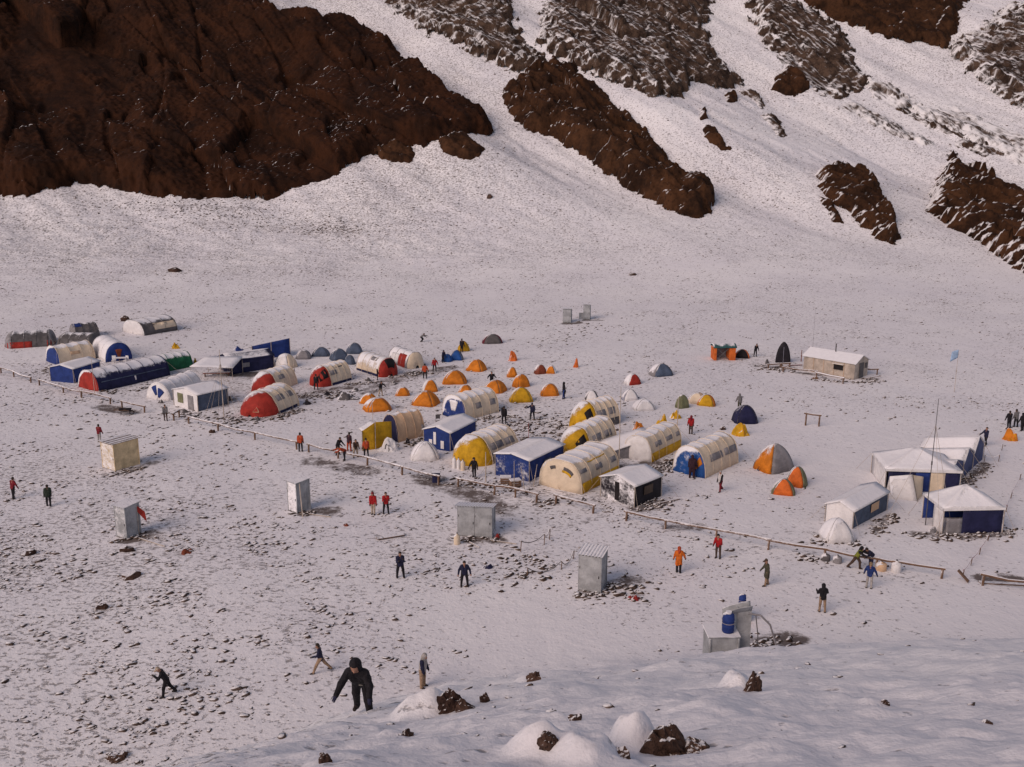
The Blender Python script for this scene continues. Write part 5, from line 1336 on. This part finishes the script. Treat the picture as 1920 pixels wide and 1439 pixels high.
    for a, ra, b, rb, p_ in caps:
        d = b - a; t = np.clip(((ctr - a) @ d) / (float(d @ d) + 1e-9), 0, 1)
        f = np.linalg.norm(ctr - a - t[:, None] * d, axis=1) - (ra + (rb - ra) * t)
        m = f < best
        part = np.where(m, parts.index(p_), part); best = np.where(m, f, best)
    if head == 'hood':     # the opening of the hood
        loc_ = (ctr - nb) @ Rh
        fm = (part >= 5) & (loc_[:, 1] < -.035) & (np.abs(loc_[:, 0]) < .075) & (loc_[:, 2] > .08) & (loc_[:, 2] < .26)
        part = np.where((part == 5) & ~fm, 6, part); part = np.where(fm, 5, part)
    VV, QQ, PP = [V], [tuple(q) for q in Q], list(part)
    base = len(V)
    # fingers and thumb, bent, on each hand
    for s in (1, -1):
        h0, d2 = wr[s]
        side = np.cross(d2, (0, 1, 0)); side /= np.linalg.norm(side) + 1e-9
        cur = np.cross(side, d2)
        fing = [(o, ln_) for o, ln_ in zip((-.027, -.009, .009, .026), (.060, .075, .08, .07))]
        chains = [[h0 + side * o - d2 * .005, h0 + side * o * 1.1 + d2 * ln_ * .55 + cur * .006, h0 + side * o * 1.15 + d2 * ln_ * .9 + cur * .028] for o, ln_ in fing]
        th_ = h0 - d2 * .055 + side * .03 * s * 1.0
        chains.append([th_, th_ + side * .03 * s + d2 * .03 + cur * .01, th_ + side * .035 * s + d2 * .06 + cur * .03])
        for ch in chains:
            for i, p in enumerate(ch):
                rr = (.0115, .0105, .008)[i]
                for q in range(5):
                    a = 2 * pi * q / 5
                    VV.append((p + rr * (math.cos(a) * side + math.sin(a) * cur))[None])
            for i in range(2):
                for q in range(5): QQ.append((base + i * 5 + q, base + i * 5 + (q + 1) % 5, base + (i + 1) * 5 + (q + 1) % 5, base + (i + 1) * 5 + q)); PP.append(4)
            QQ.append(tuple(base + 10 + q for q in range(5))); PP.append(4)
            base += 15
    VV = np.concatenate(VV)
    VV = (VV - (0, 0, min(feet))) * sc
    hc = headcol if headcol is not None else (jacket if head == 'hood' else (.03, .02, .015))
    cols = [trousers, boots, jacket, sleeves if sleeves is not None else jacket, hands, SKIN, hc]
    root = tag(empty('person', (g[0], g[1], gz(g[0], g[1]) - sink), D(face)), label, 'person', group)
    body = mesh_obj('body', VV, QQ, [pmat(c) for c in cols], root, True, PP)
    if detail:
        f0 = -min(feet)
        E = lambda v: (hd(v) + (0, 0, f0)) * sc
        for s in (-1, 1):
            c = E((.032 * s, -.078, .195))
            tube('eye', [c + (0, -.004, 0), c + (0, .012, 0)], .011, pmat((.02, .015, .012)), root, 8)
        c = E((0, -.090, .115))
        tube('mouth', [c + (-.022, .004, 0), c + (0, 0, .001), c + (.022, .004, 0)], .005, pmat((.22, .07, .06)), root, 6)
        q = (up((.03, -.125, .05)) + (0, 0, f0)) * sc
        box('chest_badge', q[0] - .05, q[0] + .05, q[1] - .03, q[1] - .005, q[2] - .02, q[2] + .02, pmat((.45, .42, .36)), root)
    return root
K = dict(black=(.010, .008, .011), navy=(.012, .013, .040), blue=(.012, .03, .13), red=(.36, .012, .014), dred=(.17, .008, .016), orange=(.60, .13, .012), ored=(.42, .06, .018), tan=(.30, .20, .13), beige=(.42, .33, .25), grey=(.16, .15, .15), olive=(.06, .055, .035), brown=(.07, .04, .028), dgreen=(.018, .028, .018), lgrey=(.36, .33, .31), plum=(.035, .012, .02), lime=(.20, .21, .03), white=(.55, .52, .5))
k = K
person('person in a crimson jacket walking at the far left edge', 26, 935, 160, k['dred'], k['black'], 1.72, 'hair', stride=6)
person('person in a dark green jacket walking right of the crimson one', 92, 949, 200, k['dgreen'], k['black'], 1.7, 'hair', stride=8, knees=(12, 4))
person('person in a maroon jacket and pale trousers near the plywood shed', 187, 829, 170, k['dred'], k['lgrey'], 1.7, 'hair', stride=4)
person('person in grey-brown clothes beside the left fence stub', 311, 789, 20, k['grey'], k['brown'], 1.7, 'hat', k['brown'], stride=4)
person('stooped person in black with a pale cap walking left at the lower left', 314, 1305, -70, k['black'], k['black'], 1.76, 'brim', k['beige'], lean=22, stride=22, knees=(8, 14), armL=(35, 6, 95), armR=(15, 10, 30), nod=18)
person('person in navy striding left in tan trousers', 602, 1261, -80, k['navy'], k['tan'], 1.76, 'hair', lean=10, stride=26, knees=(6, 10), armL=(25, 5, 55), armR=(-15, 8, 30))
g7 = ray_dir(680, 1338) * 22.6
person('person all in black with raised hood bending forward, arms out, climbing the near slope', 0, 0, -8, k['black'], k['black'], 1.84, 'hood', lean=44, stride=17, spread=10, knees=(20, 6), armL=(30, 26, 26), armR=(26, 28, 24), nod=0, vox=.014, detail=True, bulk=1.2, at=(g7[0], g7[1], 0), sink=.10, hands=(.02, .02, .05))
person('person in a pale hooded jacket with dark blue sleeves, seen side-on behind the boulder', 0, 0, 75, k['lgrey'], k['tan'], 1.9, 'hood', k['lgrey'], lean=9, stride=5, nod=24, sleeves=k['navy'], armL=(8, 8, 10), armR=(8, 8, 10), vox=.022, bulk=1.25, at=hit(793, 1289, 30))
person('person in dark navy standing with both hands raised to the chest', 751, 1083, 15, k['navy'], k['black'], 1.75, 'hair', stride=3, spread=9, armL=(25, 6, 110), armR=(25, 6, 110), vox=.022)
person('person in a navy jacket standing square, hands in pockets', 871, 1100, 5, k['navy'], k['black'], 1.76, 'hair', spread=7, armL=(0, 22, 35), armR=(0, 22, 35), vox=.022, hands=SKIN)
person('person in a red hooded jacket and beige trousers, left of the red pair', 700, 965, 0, k['red'], k['beige'], 1.76, 'hood', k['dred'], spread=2)
person('person in a red jacket and black trousers, right of the red pair', 724, 964, 15, k['red'], k['black'], 1.74, 'hair', stride=5, spread=7, armL=(20, 8, 100), armR=(20, 8, 100))
person('person in an orange-red jacket standing alone at the fence, seen from behind', 564, 847, 175, k['ored'], k['black'], 1.76, 'hair', spread=6)
person('person in black leaning over the fence, leftmost of the working group', 634, 853, 60, k['black'], k['black'], 1.72, 'hair', lean=28, armL=(40, 6, 15), armR=(40, 6, 15))
person('person in a red jacket bending over the rail in the working group', 646, 864, -60, k['ored'], k['black'], 1.72, 'hair', lean=62, armL=(70, 6, 10), armR=(70, 6, 10), nod=-10)
person('person in a dark jacket and orange trousers in the working group', 655, 846, 150, k['plum'], k['ored'], 1.74, 'hair', spread=8)
person('person in a dark jacket and beige trousers in the working group', 667, 858, 30, k['brown'], k['beige'], 1.7, 'hair', lean=16, spread=9, armL=(30, 10, 30), armR=(30, 10, 30))
person('person in a red jacket and black trousers before the yellow awning', 687, 858, 190, k['ored'], k['black'], 1.74, 'hat', k['black'], spread=6)
person('person in black and beige with arms out on the trodden ground', 714, 743, 60, k['black'], k['beige'], 1.72, 'hair', stride=10, armL=(20, 55, 10), armR=(20, 45, 10), lean=10)
person('person in an orange jacket and black trousers on the path', 797, 710, 170, k['ored'], k['black'], 1.76, 'hair', spread=5)
person('person in a red jacket and black trousers, farther on the path', 815, 697, 20, k['red'], k['black'], 1.72, 'hair', spread=6, armL=(10, 25, 20))
person('person in black standing at the dark doorway of a red tent', 593, 731, 180, k['black'], k['black'], 1.76, 'hair')
person('person in maroon-black by the cream tunnel with red flap', 708, 713, 90, k['plum'], k['black'], 1.3, 'hood')
person('crouching figure in grey and black far behind the camp', 790, 641, 80, k['grey'], k['black'], 1.5, 'hair', lean=45, crouch=35, armL=(60, 6, 20), armR=(60, 6, 20))
person('tall person in black in front of the yellow dome', 866, 661, 170, k['black'], k['black'], 1.8, 'hair', spread=2)
person('dark figure stooping beside the pair of blue domes', 831, 680, 40, k['navy'], k['black'], 1.6, 'hood', lean=20)
person('person in black behind an orange dome, hands on hips', 922, 726, 10, k['black'], k['black'], 1.78, 'hat', k['black'], armL=(-10, 45, 80), armR=(-10, 45, 80))
person('person in a black coat and blue trousers by the orange dome', 1057, 748, 100, k['black'], k['blue'], 1.85, 'hood', stride=4, long_coat=True)
person('person in black standing at the cream tunnel rear corner', 945, 794, 175, k['black'], k['black'], 1.74, 'hair', spread=5)
person('person in navy with one arm lifted on the stony ground', 998, 787, -20, k['navy'], k['black'], 1.74, 'brim', k['navy'], spread=9, armR=(55, 35, 30), armL=(10, 15, 40))
person('person in black in front of the yellow tent end', 889, 896, -15, k['black'], k['black'], 1.74, 'hood', stride=5, armL=(15, 22, 15), armR=(15, 25, 15))
person('person in a red jacket and grey trousers uphill of the blue-doored tunnel', 1295, 814, 170, k['red'], k['brown'], 1.8, 'hood', k['dred'], spread=3)
person('person in grey-olive standing behind the navy dome', 1386, 769, 185, k['grey'], k['olive'], 1.72, 'hood', k['grey'], spread=4)
person('person in black bending near the upright arched tent', 1416, 669, 20, k['black'], k['black'], 1.75, 'hair', lean=18, spread=6)
person('person in a white and black top and red trousers walking by the blue-doored tunnel', 1350, 922, -60, k['white'], k['dred'], 1.74, 'hat', k['lgrey'], stride=16, knees=(10, 22), sleeves=k['black'])
person('person in dark purple standing in the blue tent doorway', 1297, 897, 175, k['plum'], k['plum'], 1.95, 'hood', long_coat=True, bulk=1.15)
person('person in dark clothes walking left past the blue gable ends', 1847, 836, -70, k['navy'], k['black'], 1.76, 'hair', stride=15, knees=(12, 12), armR=(25, 15, 30))
person('person in black, left of the three at the right edge', 1891, 803, 180, k['black'], k['black'], 1.72, 'hair', spread=4)
person('person in grey, middle of the three at the right edge', 1904, 801, 200, k['grey'], k['black'], 1.78, 'hair', stride=10)
person('person in a black coat, right of the three at the right edge', 1916, 808, 190, k['black'], k['black'], 1.74, 'hood')
person('person in a bright orange coat walking away on the open snow', 1272, 1074, 175, k['orange'], k['black'], 1.76, 'hood', k['ored'], long_coat=True, stride=4, armL=(10, 22, 10), armR=(10, 22, 10), spread=1, vox=.022)
person('person in a red jacket and brown trousers in front of the long fence run', 1346, 1047, -30, k['red'], k['brown'], 1.76, 'hat', k['black'], lean=10, spread=5, armL=(20, 10, 60), armR=(20, 10, 60), vox=.022)
person('person in a long olive coat and tan trousers leaning forward, facing left', 1437, 1098, -85, k['olive'], k['tan'], 1.78, 'brim', k['brown'], lean=3, stride=9, long_coat=True, nod=14, vox=.022)
person('person in a black jacket and tan trousers seen from behind', 1541, 1148, 178, k['black'], k['tan'], 1.78, 'hood', spread=6, armL=(25, 14, 70), armR=(25, 14, 70), vox=.022)
person('person in a lime-green top lunging at the right-hand fence', 1604, 1067, 60, k['lime'], k['brown'], 1.72, 'hood', k['black'], lean=25, stride=30, knees=(25, 5), armL=(70, 15, 10), armR=(60, 20, 20), sleeves=k['black'])
person('person in dark navy stooping at the fence beside the lime-green top', 1632, 1064, -60, k['navy'], k['navy'], 1.7, 'hair', lean=50, armL=(55, 10, 20), armR=(55, 10, 20))
person('person in a blue jacket and pale trousers in front of the stooping pair', 1629, 1103, 150, k['blue'], k['lgrey'], 1.72, 'hair', (.25, .17, .1), spread=6, armL=(10, 25, 15), armR=(10, 18, 15), vox=.022)

# ------------------------------------------------------------------ boulders on the near slope
def blob(seed, sx, sy, sz, n=3, amp=.25, cut=True, fr=1.6):
    """angular (cut) or soft rounded lump, verts and faces"""
    t = (1 + 5 ** .5) / 2
    v = [(-1, t, 0), (1, t, 0), (-1, -t, 0), (1, -t, 0), (0, -1, t), (0, 1, t), (0, -1, -t), (0, 1, -t), (t, 0, -1), (t, 0, 1), (-t, 0, -1), (-t, 0, 1)]
    f = [(0, 11, 5), (0, 5, 1), (0, 1, 7), (0, 7, 10), (0, 10, 11), (1, 5, 9), (5, 11, 4), (11, 10, 2), (10, 7, 6), (7, 1, 8), (3, 9, 4), (3, 4, 2), (3, 2, 6), (3, 6, 8), (3, 8, 9), (4, 9, 5), (2, 4, 11), (6, 2, 10), (8, 6, 7), (9, 8, 1)]
    v = [np.array(p) / np.linalg.norm(p) for p in v]
    for _ in range(n):
        cache = {}; nf = []
        def mid(a, b):
            kx = (min(a, b), max(a, b))
            if kx not in cache:
                m = v[a] + v[b]; v.append(m / np.linalg.norm(m)); cache[kx] = len(v) - 1
            return cache[kx]
        for a, b, c in f:
            ab, bc, ca = mid(a, b), mid(b, c), mid(c, a)
            nf += [(a, ab, ca), (b, bc, ab), (c, ca, bc), (ab, bc, ca)]
        f = nf
    P = np.array(v)
    r = 1 + amp * (gnoise(P[:, 0] * fr + seed * 3.1, P[:, 1] * fr + P[:, 2] * 1.7, seed) + .5 * gnoise(P[:, 0] * fr * 2.3, P[:, 2] * fr * 2.3 + P[:, 1] * 3, seed + 1))
    P = P * r[:, None]
    if cut:
        rg = random.Random(seed)
        for _ in range(9):
            d = np.array([rg.gauss(0, 1), rg.gauss(0, 1), rg.gauss(0, .8)]); d /= np.linalg.norm(d)
            lim = rg.uniform(.62, .9); s = P @ d
            P = P - np.maximum(s - lim, 0)[:, None] * d * .92
    return P * (sx, sy, sz), f
BOULDER = rock_mat('boulder_rock', (.035, .018, .014), (.10, .058, .042), snow=.66, amp=.35, scale=4.0, soft=.08)
def boulder(label, px, py, wpx, hpx, seed, slant=0.0, rot=0.0):
    """px, py: foot of the bare rock in the photograph; the snow heaped on its left belongs to the slope"""
    g = hit(px, py); kx = mpp(g)
    w, h = wpx * kx, hpx * kx
    x0, y0 = g[0], g[1] + w * .15
    z0 = min(gz(x0, y0), gz(x0 + w * .5, y0), gz(x0, y0 - w * .4))
    v, f = blob(seed, w * .62, w * .5, h * 1.05, 4 if wpx > 40 else 3, .34)
    v = v + .05 * w * np.stack([gnoise(v[:, 0] / w * 6 + j * 7, v[:, 1] / w * 6 + v[:, 2] / w * 5, seed + j) for j in range(3)], -1)
    v[:, 2] = np.where(v[:, 2] > 0, v[:, 2] * np.clip(1 - slant * (v[:, 0] / w + .25), .15, 1.5), v[:, 2] * .5)
    v[:, 2] += h * .05
    o = mesh_obj('boulder', v, f, BOULDER)
    o.location = (x0, y0, z0); o.rotation_euler = (0, 0, rot)
    return tag(o, label, 'boulder', 'boulders on the near slope')
boulder('twin-peaked brown boulder with snow banked on its left, in front of the pale-hooded person', 845, 1336, 44, 44, 1)
boulder('low brown rock stump right of the twin-peaked boulder', 872, 1337, 34, 24, 11, .8)
boulder('small brown stone standing clear of the twin-peaked boulder', 909, 1315, 18, 14, 2)
boulder('small square dark rock with a trailing snow bank on the slope crest', 1002, 1279, 22, 20, 3)
boulder('dark reddish boulder beside a large round snow dome on the right', 1411, 1294, 30, 38, 4)
boulder('dark boulder squeezed between two big snow mounds at the bottom', 1166, 1416, 44, 40, 5)
boulder('large slanting brown boulder with a rounded snow dome at the bottom centre', 1258, 1408, 84, 76, 6, 1.1)
boulder('low brown ledge running down right of the large slanting boulder', 1308, 1404, 60, 24, 7, .9)
boulder('rock mostly buried under a tall snow mound left of the big boulders', 1030, 1400, 30, 34, 8)
boulder('small dark stone on top of the snow behind the snow mounds', 1030, 1341, 26, 10, 9)
boulder('flat dark stone between the snow mounds', 1080, 1356, 26, 12, 10)
boulder('dark pointed stone at the bottom edge, left', 610, 1435, 26, 18, 12)
boulder('long dark sliver of rock in the snow at the lower right', 1660, 1324, 18, 10, 13)
boulder('small dark stone near the bottom right corner', 1852, 1354, 16, 8, 14)
boulder('low dark rock in the snow left of the twin-peaked boulder', 762, 1376, 24, 12, 15)
boulder('dark reddish rock in the stones at the bottom left', 215, 1424, 36, 10, 16)

# single rocks lying on the valley floor
def field_rock(label, px, py, wpx, hpx, seed):
    g = hit(px, py); kx = mpp(g)
    v, f = blob(seed, wpx * kx * .55, wpx * kx * .45, hpx * kx * .8, 2)
    o = mesh_obj('rock', v, f, BOULDER)
    o.location = (g[0], g[1] + .1, gz(g[0], g[1]) + hpx * kx * .12)
    tag(o, label, 'rock', 'single rocks on the valley floor')
field_rock('lone dark rock on the slope above the left of the camp', 328, 510, 24, 9, 201)
field_rock('dark rock left of the lone white-ended tunnel tent', 235, 602, 17, 10, 202)
field_rock('dark rock inside the fence below the tall mast', 398, 812, 12, 8, 203)
field_rock('dark rock on the far snow behind the toilet cabins', 1186, 516, 14, 5, 204)
field_rock('small dark rock near the flattened yellow tent', 1356, 806, 12, 8, 205)
field_rock('dark rock on the mountain foot above camp centre', 918, 372, 14, 7, 206)
field_rock('dark rock in the clumps left of the flagged cabin', 56, 1040, 22, 10, 207)
field_rock('dark rock just below the flagged cabin', 238, 1034, 26, 10, 208)
field_rock('dark rock among the clumps below the red cloth', 245, 1083, 36, 12, 209)
field_rock('dark rock on the open snow below the far-left fence', 190, 1142, 24, 10, 210)

# ------------------------------------------------------------------ stones showing through the snow: nobody could count them
rs = np.random.RandomState(5)
SNOWSTONE = rock_mat('field_stone', (.040, .026, .021), (.15, .105, .085), snow=.54, amp=.35, scale=5.0, soft=.12)
def stones(name, label, X, Y, S, seed, flat=.5, mat=None, fine=True, low=False):
    rs_ = np.random.RandomState(seed)
    t = (1 + 5 ** .5) / 2
    ico = np.array([(-1, t, 0), (1, t, 0), (-1, -t, 0), (1, -t, 0), (0, -1, t), (0, 1, t), (0, -1, -t), (0, 1, -t), (t, 0, -1), (t, 0, 1), (-t, 0, -1), (-t, 0, 1)], float); ico /= np.linalg.norm(ico[0])
    fac = np.array([(0, 11, 5), (0, 5, 1), (0, 1, 7), (0, 7, 10), (0, 10, 11), (1, 5, 9), (5, 11, 4), (11, 10, 2), (10, 7, 6), (7, 1, 8), (3, 9, 4), (3, 4, 2), (3, 2, 6), (3, 6, 8), (3, 8, 9), (4, 9, 5), (2, 4, 11), (6, 2, 10), (8, 6, 7), (9, 8, 1)])
    if low:
        ico = np.array([(1, 0, 0), (0, 1, 0), (-1, 0, 0), (0, -1, 0), (0, 0, 1), (0, 0, -1)], float)
        fac = np.array([(0, 1, 4), (1, 2, 4), (2, 3, 4), (3, 0, 4), (1, 0, 5), (2, 1, 5), (3, 2, 5), (0, 3, 5)])
    n = len(X); nv = len(ico)
    V = ico[None] * (1 + .26 * rs_.randn(n, nv, 1))
    V = V * np.stack([S * rs_.uniform(.7, 1.6, n), S * rs_.uniform(.6, 1.1, n), S * flat * rs_.uniform(.5, 1.3, n)], -1)[:, None]
    a = rs_.uniform(-.9, .9, n); c, s = np.cos(a)[:, None], np.sin(a)[:, None]
    V = np.stack([V[..., 0] * c - V[..., 1] * s, V[..., 0] * s + V[..., 1] * c, V[..., 2]], -1)
    V = V + np.stack([X, Y, terrain(X, Y, fine) + S * flat * .15], -1)[:, None]
    F = (fac[None] + nv * np.arange(n)[:, None, None]).reshape(-1)
    o = quick_mesh(name, V.reshape(-1, 3), F, 3, mat or SNOWSTONE)
    o['kind'] = 'stuff'; o['label'] = label; o['category'] = 'stones'
    return o
def scatter(n, y0, y1, dens):
    y = y0 + (y1 - y0) * rs.rand(n) ** .85
    x = (rs.rand(n) * 2 - 1) * (y * .57 + 8)
    k_ = rs.rand(n) < dens(x, y)
    return x[k_], y[k_]
def dens_floor(x, y):
    cl = .42 + 1.1 * gnoise(x / 7, y / 5, 91) + 1.1 * gnoise(x / 2.0, y / 1.4, 92)
    return np.clip((speck_at(x, y) - .12) * cl * 1.15, 0, 1)
x, y = scatter(82000, 30, 100, dens_floor)
sz = .028 + .16 * rs.rand(len(x)) ** 4.2 + .03 * sstep(5, -25, x) * sstep(80, 45, y) * rs.rand(len(x))
ok = ~((y < 40) & (x > -8))
stones('stone_scatter', 'small dark stones and clumps showing through the thin snow of the near valley floor', x[ok], y[ok], sz[ok], 1)
x, y = scatter(110000, 95, 205, dens_floor)
stones('stone_scatter', 'small dark stones showing through the snow of the far valley floor', x, y, .04 + .16 * rs.rand(len(x)) ** 3.8, 2, low=True)
def dens_mtn(x, y):
    return np.clip(.30 + .5 * gnoise(x / 14, y / 14, 95) + .6 * sstep(40, -40, x) * sstep(248, 222, y), 0, 1)
x, y = scatter(110000, 200, 330, dens_mtn)
stones('scree', 'fine dark scree dusted over the snow of the mountain slope', x, y, .05 + .22 * rs.rand(len(x)) ** 4, 3, low=True)
y = 5 + 34 * rs.rand(2600) ; x = (rs.rand(2600) * 2 - 1) * (y * .6 + 4)
kk_ = rs.rand(2600) < .10 + .85 * sstep(0, -12, x)
stones('stone_scatter', 'scattered small dark stones on the near snow slope', x[kk_], y[kk_], .025 + .07 * rs.rand(kk_.sum()) ** 2.5, 4)
# rubble lines at tent skirts and along the paths
bx, by, bs = [], [], []
for pts, w, nn in [([(1195, 958), (1240, 940)], .5, 60), ([(1640, 1002), (1672, 968)], .35, 60), ([(1715, 1004), (1790, 1008), (1870, 1004), (1890, 990)], .5, 110), ([(1790, 925), (1855, 868)], .4, 80), ([(440, 790), (520, 786), (565, 768)], .5, 130), ([(560, 745), (640, 740)], .8, 110), ([(1240, 885), (1262, 866)], .6, 90),
                   ([(1420, 690), (1490, 694)], .7, 90), ([(1520, 712), (1610, 718), (1650, 714)], .5, 110), ([(660, 722), (700, 716)], .5, 60), ([(730, 706), (790, 700)], .6, 80), ([(188, 738), (260, 732), (320, 712)], .5, 80), ([(760, 835), (800, 830)], .6, 50), ([(1010, 945), (1050, 938)], .5, 40), ([(870, 790), (940, 782)], .5, 60), ([(1525, 1012), (1600, 1020)], .5, 50), ([(100, 690), (80, 700)], .8, 40), ([(1500, 1042), (1540, 1052)], .4, 30), ([(850, 900), (1000, 925)], .8, 90), ([(930, 795), (1030, 800), (1050, 830)], 3.0, 420), ([(330, 775), (440, 790)], 1.0, 120), ([(1040, 640), (1130, 607)], 1.5, 40), ([(222, 1014), (262, 1009)], .3, 26), ([(545, 964), (588, 963)], .3, 26), ([(855, 1013), (932, 1012)], .3, 34), ([(1080, 1117), (1138, 1112)], .3, 34), ([(225, 889), (270, 878)], .3, 24), ([(330, 388), (460, 402), (600, 432), (680, 440)], 3.2, 420), ([(130, 372), (330, 388), (480, 395)], 2.5, 260), ([(600, 425), (665, 432)], 1.2, 120), ([(940, 1040), (1010, 1060), (960, 1090)], .8, 90), ([(1140, 1100), (1200, 1110)], .8, 70), ([(1395, 1215), (1470, 1205)], .7, 70)]:
    P = [hit(*p, 42 if p[1] > 1195 else 3)[:2] for p in pts]
    for _ in range(nn):
        i = rs.randint(len(P) - 1); s = rs.rand()
        q = P[i] + (P[i + 1] - P[i]) * s
        bx.append(q[0] + rs.randn() * w); by.append(q[1] + rs.randn() * w); bs.append(.07 + .16 * rs.rand() ** 1.6)
stones('rubble', 'rubble of bare stones along tent skirts and paths', np.array(bx), np.array(by), np.array(bs), 6, .6, rock_mat('rubble_stone', (.035, .022, .017), (.13, .09, .07), snow=.64, amp=.3, scale=5, soft=.1))
